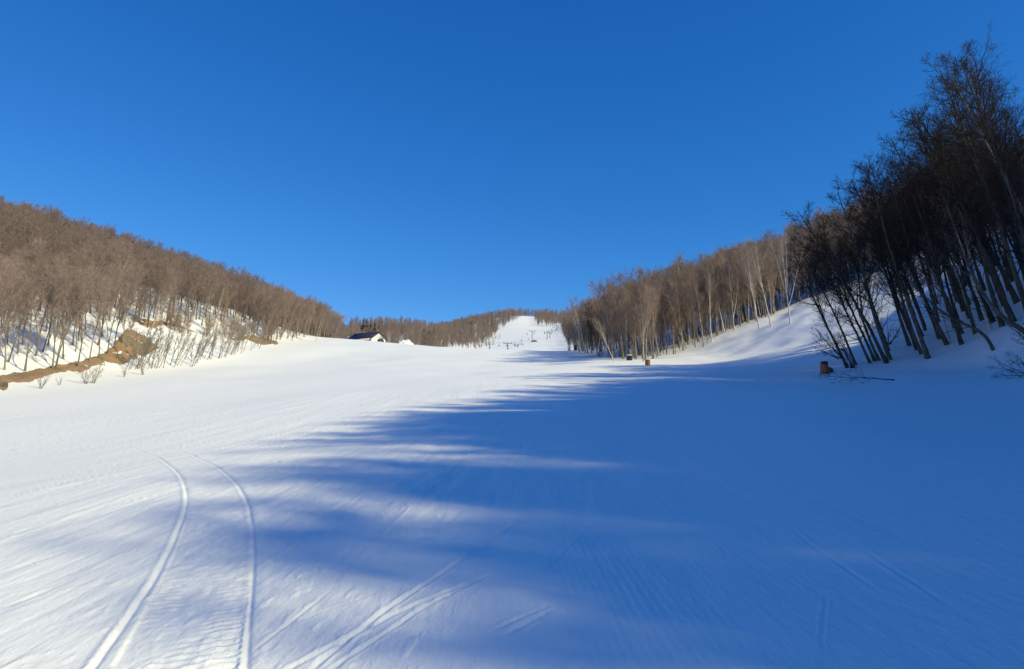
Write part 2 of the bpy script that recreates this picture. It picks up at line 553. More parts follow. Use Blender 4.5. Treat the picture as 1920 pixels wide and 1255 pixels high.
def relief(x, y):
    d = np.hypot(x, y)
    fade = (1 - sstep(22, 60, d))
    dz = np.zeros_like(x)
    ca, sa = math.cos(.10), math.sin(.10)
    u, v = ca * x - sa * y, sa * x + ca * y      # v runs up the slope
    amt = .55 + .45 * np.clip(fbm(x / 3.1, y / 4.2, 40) * 1.4, -1, 1)
    leftish = sstep(2.5, -2.0, x)                # the skied-out side is rougher
    amt = amt * (.12 + .66 * leftish)
    dz += fade * amt * (.020 * vnoise(u / .55, v / 4.5, 31) + .010 * vnoise(u / .16, v / 1.6, 32) + .006 * vnoise(u / .07, v / .6, 33))
    # scraped crumbs
    c = fbm(u / .09, v / .22, 55, 2)
    patch = sstep(.05, .5, fbm(x / 1.3, y / 2.2, 57))
    dz += fade * (.12 + .8 * leftish) * patch * .009 * sstep(.35, .9, c)
    # occasional long carved lines
    ridge = 1 - np.abs(vnoise(u / .8 + .6 * vnoise(v / 5., u / 5., 71), v / 9., 70))
    dz += fade * amt * .013 * sstep(.94, .995, ridge)
    # groomer corduroy, worn away except in patches
    g = np.exp(-((x - .75) / .45) ** 2 - ((y - 4.6) / 1.6) ** 2) + .5 * np.exp(-((x - 2.0) / .8) ** 2 - ((y - 7) / 2.5) ** 2) + .3 * np.exp(-((x - 1.2) / 1.0) ** 2 - ((y - 9) / 3) ** 2)
    w = np.sin(2 * math.pi * (x + .03 * y) / .062)
    dz += g * .0022 * np.clip(w + .4, -.5, 1) * (.6 + .4 * vnoise(x / .3, y / .9, 77))
    for pts, wd, dep in SKI:
        P = hit(*np.array(pts, float).T)
        wd, dep = wd * .38, dep * .48
        q = densify(P[~np.isnan(P[:, 0])])
        idx, s, L = along(x, y, q, wd * 5)
        if not len(idx):
            continue
        tot = np.hypot(*np.diff(q, axis=0).T).sum()
        f = sstep(-.05, .35, L) * sstep(tot + .05, tot - .5, L)
        wob = s + .008 * vnoise(L / .25, L * 0, 90)
        dz[idx] += f * dep * (-1.0 * np.exp(-(wob / wd) ** 2) + .55 * np.exp(-((np.abs(wob) - wd * 1.9) / (wd * .8)) ** 2) * (.8 + .5 * vnoise(L / .1, s / .05, 91)))
    PL, PR = hit(*np.array(SLED_L, float).T), hit(*np.array(SLED_R, float).T)
    for Pp in (PL, PR):
        q = densify(Pp)
        idx, s, L = along(x, y, q, .7)
        tot = np.hypot(*np.diff(q, axis=0).T).sum()
        f = sstep(tot, tot - 6, L)
        nzz = .75 + .35 * vnoise(L / .12, s / .08, 93) + .35 * vnoise(L / .035, s / .03, 94)
        dz[idx] += f * (.011 * np.exp(-((s + .018) / .022) ** 2) * nzz - .018 * np.exp(-((s - .022) / .018) ** 2) + .004 * np.exp(-((s - .10) / .035) ** 2) * nzz)
    m = min(len(PL), len(PR))
    q = densify((PL[:m] * .44 + PR[:m] * .56))
    idx, s, L = along(x, y, q, .5)
    f = .75 * sstep(7.0, 3.6, L) + .25 * sstep(10, 5, L)
    belt = sstep(.34, .31, np.abs(s)) * f
    dz[idx] *= 1 - .6 * belt
    wav = np.abs(((L / .085 + .25 * vnoise(s / .3, L / .5, 95)) % 1) - .5) * 2
    cut = np.where(np.abs(np.abs(s) - .0) < .30, 1, 0)
    rough = .55 + .45 * vnoise(s / .05, L / .05, 97)
    worn = sstep(-1.1, .15, fbm(s / .25, L / .5, 98))
    edge = .45 + .55 * sstep(.08, .2, np.abs(s))
    dz[idx] += belt * (-.014 + .022 * sstep(.4, .95, wav) * (.75 + .25 * rough) * worn * edge + .004 * vnoise(s / .06, L / .09, 99))
    return dz


def build_ground():
    front = np.linspace(-R(52), R(52), 1180)
    back = np.linspace(R(52), 2 * math.pi - R(52), 190)[1:-1]
    ang = np.r_[front, back]
    rr = list(np.linspace(.3, 3.0, 26))
    r_ = 3.0
    while r_ < 1900:
        r_ += min(.00085 * r_ * r_, .0125 * r_)
        rr.append(r_)
    rr = np.array(rr)
    A, RR = np.meshgrid(ang, rr, indexing='xy')
    X = (RR * np.sin(A)).ravel()
    Y = (RR * np.cos(A)).ravel()
    Z = ground_z(X, Y)
    nearm = np.nonzero((RR.ravel() < 60) & (Y > -5))[0]
    Z[nearm] += relief(X[nearm], Y[nearm])
    # a low hump of ploughed snow beside the house
    nA, nR = len(ang), len(rr)
    i, j = np.meshgrid(np.arange(nR - 1), np.arange(nA), indexing='ij')
    j2 = (j + 1) % nA
    F = np.stack([i * nA + j, i * nA + j2, (i + 1) * nA + j2, (i + 1) * nA + j], -1).reshape(-1, 4)[:, ::-1]
    c = len(X)
    V = np.stack([X, Y, Z], -1)
    V = np.vstack([V, [[0, 0, 0]]])
    jj = np.arange(nA)
    F0 = np.stack([np.full(nA, c), (jj + 1) % nA, jj, jj], -1)
    me = make_mesh("snow_slope", V, F, M_SNOW)
    return tag(put("snow_slope", me), kind="structure")


build_ground()

# ------------------------------------------------------------------ trees
UP = np.array([0, 0, 1.0])


def grow(start, d, length, segs, wander, up, g, droop=0.0):
    """N branches grown together -> polylines (N, segs+1, 3)"""
    N = len(start)
    P = np.empty((N, segs + 1, 3))
    P[:, 0] = start
    d = d / np.linalg.norm(d, axis=1, keepdims=True)
    for s in range(segs):
        d = d + wander * g.normal(size=(N, 3)) + up * UP - droop * (s / segs) * UP
        d /= np.linalg.norm(d, axis=1, keepdims=True)
        P[:, s + 1] = P[:, s] + d * (length / segs)[:, None]
    return P


def taper(P, r0, r1):
    t = np.linspace(0, 1, P.shape[1])
    return r0[:, None] * (1 - t) + r1[:, None] * t


def sprout(P, rad, n, t0, t1, angle, g, jitter=.25, power=1.0, flat=0.0):
    """n child starts per branch: position, direction, place along the branch, parent radius there"""
    N, S = P.shape[:2]
    t = t0 + (t1 - t0) * ((np.arange(n)[None] + g.uniform(-.5, .5, (N, n)) + .5) / n).clip(0, 1) ** power
    f = t * (S - 1)
    i = np.minimum(f.astype(int), S - 2)
    w = (f - i)[..., None]
    k = np.arange(N)[:, None]
    pos = P[k, i] * (1 - w) + P[k, i + 1] * w
    tan = P[k, i + 1] - P[k, i]
    tan /= np.linalg.norm(tan, axis=-1, keepdims=True)
    r = rad[k, i] * (1 - w[..., 0]) + rad[k, i + 1] * w[..., 0]
    ref = np.where(np.abs(tan[..., 2:3]) > .8, np.array([1., 0, 0]), UP)
    e1 = np.cross(tan, ref); e1 /= np.linalg.norm(e1, axis=-1, keepdims=True)
    e2 = np.cross(tan, e1)
    phi = g.uniform(0, 2 * math.pi, (N, 1)) + np.arange(n)[None] * 2.4 + g.normal(0, .5, (N, n))
    a = (angle + jitter * g.normal(size=(N, n)))[..., None]
    c = np.cos(phi)[..., None] * e1 + (1 - flat) * np.sin(phi)[..., None] * e2
    d = np.cos(a) * tan + np.sin(a) * c
    return pos.reshape(-1, 3), d.reshape(-1, 3), t.ravel(), r.ravel()


def make_tree(seed, H, r0, clear=.3, n1=24, a1=.8, l1=.38, up1=.10, n2=7, a2=.7, l2=.45, n3=5, l3=.5, n4=4, forks=0,
              twig=.010, droop=0.0, wob=.035, top=.85, sides=(8, 5, 3, 3, 3), profile='round', fork_a=.35, segs=(12, 6, 4, 2, 1), lr=.017):
    """-> (trunk verts, faces), (crown verts, faces) of a leafless tree standing at the origin"""
    g = np.random.default_rng(seed)
    start = np.zeros((1, 3))
    P0 = grow(start, np.array([[0.02, 0, 1.]]), np.array([H * top]), segs[0], wob, .05, g)
    t = np.linspace(0, 1, segs[0] + 1)
    rad0 = (r0 * (1 - .80 * t) * (1 + .45 * np.exp(-t * 28)))[None]
    trunkV, trunkF = [], []

    def addt(P, rad, k, V, F):
        v, f = tubes(P, rad, k)
        F.append(f + sum(len(q) for q in V))
        V.append(v)
    addt(P0, rad0, sides[0], trunkV, trunkF)
    mains, mrad = [P0], [rad0]
    if forks:
        pos, d, tt, pr = sprout(P0, rad0, forks, clear * .55, .55, fork_a, g, .1)
        Pf = grow(pos, d, H * top * (1 - tt) * g.uniform(.85, 1.05, len(tt)), segs[0], wob * 1.3, .05, g)
        rf = taper(Pf, pr * .75, np.full(len(pr), r0 * .14))
        addt(Pf, rf, max(sides[0] - 2, 4), trunkV, trunkF)
        mains.append(Pf); mrad.append(rf)
    M, MR = np.concatenate(mains), np.concatenate(mrad)
    pos, d, tt, pr = sprout(M, MR, n1, clear, .99, a1, g, .16)
    if forks:  # limbs above the fork keep to their own part
        tt = np.where(np.arange(len(tt)) < n1, tt, np.maximum(tt, .15))
    if profile == 'round':
        ln = H * l1 * (1.12 - tt) ** .6 * g.uniform(.6, 1.15, len(tt)) * (.55 + .45 * np.clip((tt - clear) / .3, 0, 1))
    else:
        ln = H * l1 * (1.08 - tt) ** .9 * g.uniform(.7, 1.15, len(tt))
    P1 = grow(pos, d, ln, segs[1], .09, up1, g, droop)
    r1 = taper(P1, np.minimum(pr * .55, .008 + lr * ln), np.full(len(tt), twig * 1.1))
    crownV, crownF = [], []
    addt(P1, r1, sides[1], crownV, crownF)
    pos, d, t2, pr = sprout(P1, r1, n2, .18, 1., a2, g)
    par = np.repeat(ln, n2)
    ln2 = par * l2 * (1.15 - t2) ** .5 * g.uniform(.6, 1.2, len(t2))
    P2 = grow(pos, d, ln2, segs[2], .11, up1 * .8, g, droop)
    r2 = taper(P2, np.minimum(pr * .7, twig * 1.8), np.full(len(t2), twig * .8))
    addt(P2, r2, sides[2], crownV, crownF)
    if n3:
        pos, d, t3, pr = sprout(P2, r2, n3, .2, 1., .65, g)
        ln3 = np.repeat(ln2, n3) * l3 * g.uniform(.6, 1.3, len(t3))
        P3 = grow(pos, d, ln3, segs[3], .13, up1 * .6, g, droop)
        r3 = taper(P3, np.full(len(t3), twig * .95), np.full(len(t3), twig * .55))
        addt(P3, r3, sides[3], crownV, crownF)
        if n4:
            pos, d, t4, pr = sprout(P3, r3, n4, .2, 1., .6, g)
            ln4 = np.repeat(ln3, n4) * .55 * g.uniform(.6, 1.3, len(t4))
            P4 = grow(pos, d, ln4, 1, .1, .05, g, droop)
            r4 = taper(P4, np.full(len(t4), twig * .7), np.full(len(t4), twig * .35))
            addt(P4, r4, sides[4], crownV, crownF)
    return (np.vstack(trunkV), np.vstack(trunkF)), (np.vstack(crownV), np.vstack(crownF))


def variant(name, mats, **kw):
    t, c = make_tree(**kw)
    return make_mesh(name + "_trunk", *t, mats[0]), make_mesh(name + "_crown", *c, mats[1], smooth=False)


near_v = [variant("shade_tree", (M_SHADEBARK, M_SHADETWIG), seed=100 + i, H=13.5, r0=.125, clear=(.26, .12, .30, .12, .24)[i], n1=(27, 18, 26, 25, 27)[i], a1=.78, l1=.32, up1=.06,
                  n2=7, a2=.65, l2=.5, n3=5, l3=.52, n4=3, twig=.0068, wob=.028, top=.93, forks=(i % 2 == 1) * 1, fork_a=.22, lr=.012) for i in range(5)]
mid_v = [variant("wood_tree", (M_BARK, M_TWIG), seed=200 + i, H=13.0, r0=.115, clear=.26, n1=(17, 13, 26, 13)[i], a1=.50, l1=.32, up1=.11,
                 n2=7, a2=.5, l2=.48, n3=5, l3=.5, n4=3, twig=.0095, wob=.03, forks=(1, 2, 0, 2)[i], fork_a=.24, sides=(7, 4, 3, 3, 3), lr=.014, top=.9) for i in range(4)]
left_v = [variant("slope_tree", (M_LEFTBARK, M_LEFTTWIG), seed=300 + i, H=10.5, r0=.08, clear=.28, n1=(12, 16, 10, 12)[i], a1=.62, l1=.32, up1=.09,
                  n2=7, a2=.6, l2=.5, n3=5, l3=.5, n4=3, twig=.0095, wob=.05, forks=(2, 1, 3, 2)[i], fork_a=.36, sides=(7, 4, 3, 3, 3), lr=.014, top=.9) for i in range(4)]
birch_v = [variant("birch", (M_BIRCH, M_BIRCHTWIG), seed=400 + i, H=13.2, r0=.098, clear=.26, n1=(10, 15, 9)[i], a1=.45, l1=.36, up1=.09,
                   n2=6, a2=.5, l2=.48, n3=5, l3=.5, n4=3, twig=.008, wob=.035, forks=(1, 1, 4)[i], fork_a=.26, sides=(7, 5, 3, 3, 3), lr=.016, top=.92) for i in range(3)]


def plant(name, v, x, y, scale=1.0, lean=0.0, toward=(-1, 0), spin=None, label=None, cat="tree", group=None, sink=.12, sz=None):
    """one tree: an Empty at its foot with its own trunk and crown"""
    spin = random.uniform(0, 2 * math.pi) if spin is None else spin
    ax = Vector((-toward[1], toward[0], 0)).normalized()
    q = Quaternion(ax, lean) @ Quaternion((0, 0, 1), spin)
    z = float(ground_z(np.array([x]), np.array([y]))[0]) - sink
    root = empty(name, (x, y, z), q.to_euler())
    s = scale
    root.scale = (s, s, s if sz is None else sz)
    tag(root, label, cat, group)
    put("trunk", v[0], root)
    put("crown", v[1], root)
    return root


# --- the leaning trees in the shade on the right, each at its own foot
SHADE = [
    (1590, 690, 1, 0.7, 17, "dark leaning tree whose foot is nearest the shaded orange pad"),
    (1606, 684, 2, 0.68, 15, "second dark leaning trunk to the right of the shaded orange pad"),
    (1633, 681, 3, 0.7, 17, "thin dark leaning trunk just left of the tight clump of four"),
    (1641, 677, 1, 0.72, 16, "thin leaning trunk at the left side of the tight clump"),
    (1649, 676, 1, 0.76, 15, "forked leaning trunk in the middle of the tight clump"),
    (1664, 681, 2, 0.9, 19, "stout leaning trunk lowest down in the tight clump"),
    (1670, 675, 0, 0.92, 16, "thickest leaning trunk at the right side of the tight clump"),
    (1667, 658, 3, 0.66, 14, "small dark tree standing just above the tight clump"),
    (1706, 648, 4, 0.95, 13, "left trunk of the dark pair standing close together on shaded snow"),
    (1721, 656, 0, 0.98, 15, "right trunk of the dark pair standing close together on shaded snow"),
    (1741, 672, 2, 1.0, 13, "slim dark trunk standing lowest to the right of the pair"),
    (1764, 635, 4, 1.04, 16, "stout dark trunk right behind the low curved stem"),
    (1792, 614, 0, 0.98, 14, "dark trunk between the stout one and the first pale birch"),
    (1820, 596, 2, 1.1, 17, "very stout dark leaning trunk just left of the pale birches"),
    (1842, 600, 4, 0.95, 15, "dark trunk standing between the two pale birches"),
    (1863, 604, 0, 1.06, 16, "stout dark trunk just right of the pale birches"),
    (1880, 612, 2, 1.0, 14, "greenish dark trunk low near the arched stem"),
    (1893, 584, 4, 1.1, 16, "tall stout dark trunk high up near the picture's edge"),
    (1934, 598, 1, 1.2, 13, "dark tree at the very edge, its foot just out of the picture"),
    (1985, 612, 0, 1.08, 14, "dark tree with only its leaning crown inside the picture, below the corner crown"),
    (2003, 576, 4, 1.14, 15, "dark tree whose crown fills the top right corner, its foot out of the picture"),
    (1952, 566, 3, 1.2, 14, "dark tree at the very edge, standing behind the tallest one"),
    (1908, 566, 4, 1.15, 15, "tall dark trunk highest up among the edge trees"),
    (1902, 604, 2, 1.12, 12, "very tall dark tree reaching highest against the sky at the picture's edge"),
]
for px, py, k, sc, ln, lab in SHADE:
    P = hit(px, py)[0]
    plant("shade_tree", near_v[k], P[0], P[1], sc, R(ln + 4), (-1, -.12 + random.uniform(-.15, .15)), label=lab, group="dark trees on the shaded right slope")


def scatter(n, inside, box, mind, taken=(), tries=14000, seed=1, vec=None):
    g = np.random.default_rng(seed)
    cand = np.stack([g.uniform(box[0], box[1], tries), g.uniform(box[2], box[3], tries)], -1)
    if vec is not None:
        cand = cand[vec(cand[:, 0], cand[:, 1])]
    out = []
    cell = {}
    def key(p): return (int(p[0] // mind), int(p[1] // mind))
    for p in taken:
        cell.setdefault(key(p), []).append(p)
    for x, y in cand:
        if len(out) >= n:
            break
        kx, ky = key((x, y))
        if any((x - q[0]) ** 2 + (y - q[1]) ** 2 < mind * mind for i in (-1, 0, 1) for j in (-1, 0, 1) for q in cell.get((kx + i, ky + j), ())):
            continue
        if not inside(x, y):
            continue
        cell.setdefault((kx, ky), []).append((x, y))
        out.append((x, y))
    return out


def fov(x, y, m=.78):
    return y > 0 and abs(x) < m * y


XL_Y = [-30, 2, 3.4, 5, 6.4, 10, 13.5, 18, 25, 40, 45, 55, 75, 85, 95, 126, 130]
XL_X = [6, 6, 4.0, -1.2, -4.0, -9.0, -8.8, -6.6, -5, .5, 3, 8.6, 20, 30, 40, 38, -99]


def shade_ok(x, y, height, slack=0.0, near_only=False):
    """True where the shadow of a treetop falls on ground that the photograph shows in shade"""
    x, y = np.atleast_1d(x).astype(float), np.atleast_1d(y).astype(float)
    z = ground_z(x, y) + height
    d = np.linspace(2, 130, 110)[:, None]
    X, Y, Z = x - SUN_DIR.x * d, y - SUN_DIR.y * d, z - SUN_DIR.z * d
    below = Z < base_z(X, Y)
    k = below.argmax(0)
    i = np.arange(len(x))
    Xk, Yk = X[k, i], Y[k, i]
    lim = np.interp(Yk, XL_Y, XL_X)
    w = Xk * .485 + Yk * .875          # gaps in the stand let the light through in streaks
    lim = lim + (Yk < 34) * (5.4 * sstep(.05, .4, vnoise(w / 1.7, w * 0 + .5, 201)) + 2.0 * sstep(.1, .6, vnoise(w / .8, w * 0 + .5, 203)) - 1.2) + 2.6 * sstep(4.4, 3.0, w)
    ok = below.any(0) & (Xk > lim - slack)
    if near_only:
        ok &= (Yk > -3) & (Yk < 62) & (Xk < lim + 24)
    return ok


fr = [tuple(hit(a[0], a[1])[0][:2]) for a in SHADE]
# more of them further up the slope, seen between the front trunks
up_r = scatter(120, lambda x, y: fov(x, y) and x > 27 + max(0, 47 - y) * .35 and x > .575 * y and y < 84 and x > 30, (27, 66, 36, 84), 1.9, fr, seed=5)
up_r = [p for p in up_r if (p[0] > .64 * p[1] and p[1] < 60) or shade_ok(*p, 9)[0]][:62]
for i, (x, y) in enumerate(up_r):
    plant("shade_tree", near_v[(0, 2, 4, 3)[i % 4]], x, y, random.uniform(.72, .95) + .12 * (x / y > .66), R(random.uniform(8, 17)), (-1, random.uniform(-.3, .1)),
          label="dark bare tree further up the shaded right slope behind the front row of trunks", group="dark trees higher on the right slope")

fill = scatter(30, lambda x, y: .60 * y < x < .79 * y, (26, 47, 41, 60), 1.5, fr + up_r, seed=44, vec=lambda X, Y: shade_ok(X, Y, 10))
for i, (x, y) in enumerate(fill):
    plant("shade_tree", near_v[(1, 2, 3, 0, 4)[i % 5]], x, y, random.uniform(.7, 1.0), R(random.uniform(12, 22)), (-1, random.uniform(-.3, .1)),
          label="thin dark trunk among the crowd of leaning trees towards the picture's right edge", group="thin dark trees crowding the right edge")

# --- sunlit wood in the middle distance on the right
def wood_front(x): return np.interp(x, [12, 13, 15.2, 20, 24, 30, 38, 42, 60, 105], [100, 88, 80, 87.5, 91.5, 93, 97.5, 101, 97, 70])
def wood_side(y): return np.interp(y, [77, 95, 120, 145, 185, 230], [15, 13.3, 14.1, 13, 15, 20])


def wood_r(x, y):
    if y > 230 or x > 105 or y < 72: return False
    return y > wood_front(x) and x > wood_side(y)


def depth_r(x, y): return y - wood_front(x)


wr = scatter(900, lambda x, y: wood_r(x, y) and fov(x, y, .80), (12, 105, 72, 205), 2.15, seed=8, vec=lambda X, Y: (X < 42) | shade_ok(X, Y, 11))
wr.sort(key=lambda p: min(depth_r(*p), (p[0] - edge_right(p[1])) * 1.2 if p[1] > 104 else 1e9))
wr_front, wr_rest = wr[:112], wr[112:]
for i, (x, y) in enumerate(wr_front):
    plant("wood_tree", mid_v[i % 4], x, y, random.uniform(.74, 1.02) * np.interp(x, [13, 20, 30], [.8, .92, 1.0]), R(random.uniform(0, 9)), (-1, -.4 + random.uniform(-.4, .4)),
          label="bare brown tree in the front of the sunlit wood to the right of the piste", group="front trees of the sunlit wood")

BIRCH = [
    (1482, 607, 2, 0.86, 5, "large white birch with a wide fan of limbs between the sunlit and shaded woods"),
    (1446, 612, 1, 0.88, 9, "slender white birch just left of the large fan-limbed one"),
    (1424, 616, 1, 0.84, 8, "white birch leaning left, second to the left of the fan-limbed one"),
    (1358, 622, 0, 0.8, 10, "pale leaning birch at the middle of the sunlit wood's upper edge"),
    (1335, 640, 1, 0.78, 3, "pale birch standing straight where the sunlit wood meets open snow"),
    (1293, 640, 1, 1.0, 4, "tall thin birch rising above the middle of the sunlit wood"),
    (1182, 653, 2, 0.72, 14, "white birch leaning far left above the black equipment box"),
    (1163, 660, 0, 0.68, 12, "thin white birch left of the one above the black equipment box"),
    (1153, 680, 1, 0.45, 22, "short white birch stem leaning strongly at the shaded foot of the wood"),
    (1098, 664, 0, 0.85, 8, "pale birch at the far left end of the right-hand wood"),
    (1090, 665, 2, 0.72, 10, "small pale birch at the outermost tip of the right-hand wood"),
]
for px, py, k, sc, ln, lab in BIRCH:
    P = hit(px, py)[0]
    plant("birch_tree", birch_v[k], P[0], P[1], sc, R(ln), (-1, -.1), label=lab, group="birches along the right-hand wood")
dk = scatter(12, lambda x, y: x > wood_side(y) + .4 and x < wood_side(y) + 7, (13, 24, 104, 150), 2.4, seed=41)
for i, (x, y) in enumerate(dk):
    plant("shade_tree", near_v[1 + 2 * (i % 2)], x, y, random.uniform(.62, .82), R(random.uniform(2, 8)), (-1, 0),
          label="dense dark brown tree in the clump near the left end of the right-hand wood", group="dark clump in the right-hand wood")
PALE = [
    (1830, 612, 1, .72, 17, "pale birch trunk catching light, left one of two among dark trees"),
    (1858, 617, 1, .74, 19, "pale birch trunk catching light, right one of two among dark trees"),
    (1783, 642, 1, .55, 12, "thin pale birch sapling standing low among the dark trunks"),
]
for px, py, k, sc, ln, lab in PALE:
    P = hit(px, py)[0]
    plant("birch_tree", birch_v[k], P[0], P[1], sc, R(ln), (-1, -.1), label=lab, group="birches among the shaded trees")

# --- left slope
def left_off(x, y): return edge_left(y) - x

def wood_l(x, y):
    o = left_off(x, y)
    if y < 74: return o > 2.6 + max(0, 1.5 * vnoise(np.array([y / 6.]), np.array([0.5]), 5)[0])
    if y < 128: return o > 11 - 2.5 * sstep(110, 128, y)
    return o > 1.0

wl = scatter(1350, lambda x, y: wood_l(x, y) and fov(x, y, .84) and left_off(x, y) < 62, (-170, -36, 42, 235), 2.05, seed=9)
wl = scatter(70, lambda x, y: fov(x, y, .80) and wood_l(x, y) and left_off(x, y) < 22, (-70, -36, 42, 77), 1.55, seed=19) + [p for p in wl if p[1] > 77 or left_off(*p) > 22]
wl.sort(key=lambda p: left_off(*p) + (p[1] - 45) * .05)
NL = 150
wl_front, wl_rest = wl[:NL], wl[NL:]
for i, (x, y) in enumerate(wl_front):
    if y < 78:
        lab, grp = "bare grey tree on the snow slope above the long brown earth bank", "trees above the earth bank"
    else:
        lab, grp = "bare brown tree along the far part of the left wood's lower edge", "front trees of the far left wood"
    plant("slope_tree", left_v[i % 4], x, y, random.uniform(.84, 1.08) * (.82 if y < 78 else 1), R(random.uniform(0, 10)), (1, random.uniform(-.8, .4)), label=lab, group=grp)

LBIRCH = [(592, 641, 1, .62, 9, (1, 0), "white-stemmed birch at the right-hand end of the left wood"),
          (398, 630, 1, .70, 8, (1, 0), "single pale birch standing out above the thicket of saplings"),
          (283, 618, 0, .55, 20, (1, -.3), "pale young birch leaning out over the top of the earth bank")]
for px, py, k, sc, ln, tw, lab in LBIRCH:
    P = hit(px, py)[0]
    plant("birch_tree", birch_v[k], P[0], P[1], sc, R(ln), tw, label=lab, group="birches of the left wood")

# ------------------------------------------------------------------ the rest of the woods: one mass
def lod(seed, H, r0, n1, n2, n3, tw, a1=.55, clear=.26, l1=.32):
    t, c = make_tree(seed=seed, H=H, r0=r0, clear=clear, n1=n1, a1=a1, l1=l1, n2=n2, n3=n3, n4=0, l2=.55, l3=.6, twig=tw, up1=.1, sides=(5, 3, 3, 3, 3), forks=1, fork_a=.3, segs=(6, 3, 2, 1, 1), top=.9)
    return np.vstack([t[0], c[0]]), np.vstack([t[1], c[1] + len(t[0])]), np.r_[np.zeros(len(t[1])), np.ones(len(c[1]))]


def far_lod(seed, H):
    g = np.random.default_rng(seed)
    H = H * g.uniform(.75, 1.15)
    P0 = grow(np.zeros((1, 3)), np.array([[0, 0, 1.]]), np.array([H * .9]), 3, .05, .05, g)
    r = taper(P0, np.array([.11]), np.array([.05]))
    a, fa = tubes(P0, r, 3)
    pos, d, tt, pr = sprout(P0, r, 22, .08, .98, .62, g)
    ln = H * .36 * (1.12 - tt) ** .6 * g.uniform(.6, 1.1, 22)
    P1 = grow(pos, d, ln, 2, .1, .12, g)
    b, fb = tubes(P1, taper(P1, np.full(22, .042), np.full(22, .026)), 3)
    pos, d, t2, pr = sprout(P1, taper(P1, np.full(22, .042), np.full(22, .026)), 12, .15, 1., .6, g)
    P2 = grow(pos, d, np.repeat(ln, 12) * .5, 1, .1, .15, g)
    c, fc = tubes(P2, taper(P2, np.full(264, .030), np.full(264, .014)), 3)
    V = np.vstack([a, b, c]); F = np.vstack([fa, fb + len(a), fc + len(a) + len(b)])
    return V, F, np.r_[np.zeros(len(fa)), np.ones(len(fb) + len(fc))]


mid_l = [lod(500 + i, 13, .11, 13, 6, 6, .0135) for i in range(4)]
left_l = [lod(520 + i, 10.5, .09, 12, 6, 6, .0135, a1=.62) for i in range(4)]
hill_l = [lod(540 + i, 15, .15, 20, 7, 6, .015, a1=.7, clear=.10, l1=.19) for i in range(4)]
far_l = [far_lod(560 + i, 10.5) for i in range(6)]
massV, massF, massM, mass_n = [], [], [], 0


def mass(lods, pts, smin, smax, lean, toward, mat=0):
    global mass_n
    rs = random.Random(5 + mat)
    pts = np.array(pts)
    if not len(pts): return
    z = ground_z(pts[:, 0], pts[:, 1]) - .15
    for i, (p, zz) in enumerate(zip(pts, z)):
        V, F, mi = lods[i % len(lods)]
        s = rs.uniform(smin, smax)
        a = rs.uniform(0, 2 * math.pi)
        q = Quaternion(Vector((-toward[1], toward[0], 0)), R(rs.uniform(0, lean))) @ Quaternion((0, 0, 1), a)
        Rm = np.array(q.to_matrix()) * s
        massV.append(V @ Rm.T + np.array([p[0], p[1], zz]))
        massF.append(F + mass_n)
        massM.append(mi + mat)
        mass_n += len(V)


mass(mid_l, wr_rest, .75, 1.05, 8, (-1, 0))
mass(left_l, wl_rest, .9, 1.08, 8, (1, 0), 4)
beyond = scatter(260, lambda x, y: not fov(x, y, .85) and left_off(x, y) > 4, (-120, -37, -5, 118), 2.6, seed=39)
mass(left_l, beyond, .85, 1.08, 8, (1, 0), 4)
under = scatter(430, lambda x, y: wood_r(x, y) and fov(x, y, .80) and min(depth_r(x, y), (x - wood_side(y)) * 1.1) > 2.2 and depth_r(x, y) < 20, (13, 75, 76, 170), 1.4, seed=31)
mass(mid_l, under, .42, .75, 12, (-1, 0))
under = scatter(130, lambda x, y: wood_l(x, y) and y > 82 and left_off(x, y) < 24, (-110, -40, 82, 230), 2.0, seed=32)
mass(left_l, under, .35, .62, 12, (1, 0), 4)

# trees of the right-hand slope beside and behind the viewer (their shade falls across the piste)
def beside(x, y):
    if fov(x, y, .765) and y > 30: return False
    return x > 27 + 3 * (y < -4)

side = scatter(640, beside, (27, 96, -56, 60), 1.9, up_r + fr, seed=14, vec=lambda X, Y: shade_ok(X, Y, 15, .3, True))
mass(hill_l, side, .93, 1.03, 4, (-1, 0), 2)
print("counts", len(up_r), len(side), len(wr_rest), len(wl_rest))

# far hills
def piste_l(y): return np.interp(y, [230, 350, 450, 600, 640, 800, 900], [-60, -24, -18, -10, -6, 9, 14])
def piste_r(y): return np.interp(y, [230, 350, 450, 600, 640, 650, 800, 900], [24, 30, 34, 44, 50, 22, 27, 30])

def far_ok(x, y):
    if y > 860: return abs(x) < 160
    l, r = piste_l(y), piste_r(y)
    if y < 420 and x < 0:      # open ground behind the crest, round the house
        l = min(l, np.interp(y, [230, 262, 300, 420], [-64, -72, -36, -22]))
        if x > l: return False
        return y > 262 or x < -66
    if x < l: return True
    return x > r and x < 40 + .2 * y

fp = scatter(3000, lambda x, y: far_ok(x, y) and -.33 * y < x < .22 * y, (-270, 180, 236, 930), 3.9, seed=21, tries=40000)
mass(far_l, fp, .8, 1.2, 5, (1, 0), 4)
near_far = scatter(420, lambda x, y: far_ok(x, y) and y < 470 and x < 0, (-120, 0, 258, 470), 3.0, seed=25)
mass(far_l, near_far, .45, .85, 6, (1, 0), 4)
# a thin scatter of young trees on the open far slopes
thin = scatter(120, lambda x, y: (piste_l(y) - 2 < x < piste_l(y) + 6) and y < 560 or (y > 700 and piste_l(y) - 22 < x < piste_l(y) + 1), (-70, 20, 330, 840), 3.5, seed=23)
mass(far_l, thin, .16, .34, 5, (1, 0))
o = put("bare_woods", make_mesh("bare_woods", np.vstack(massV), np.vstack(massF), [M_BARK, M_TWIG, M_SHADEBARK, M_SHADETWIG, M_LEFTBARK, M_LEFTTWIG], smooth=False, midx=np.concatenate(massM)))
tag(o, "brown mass of leafless woodland covering the ridges behind the single trees", "woods", kind="stuff")

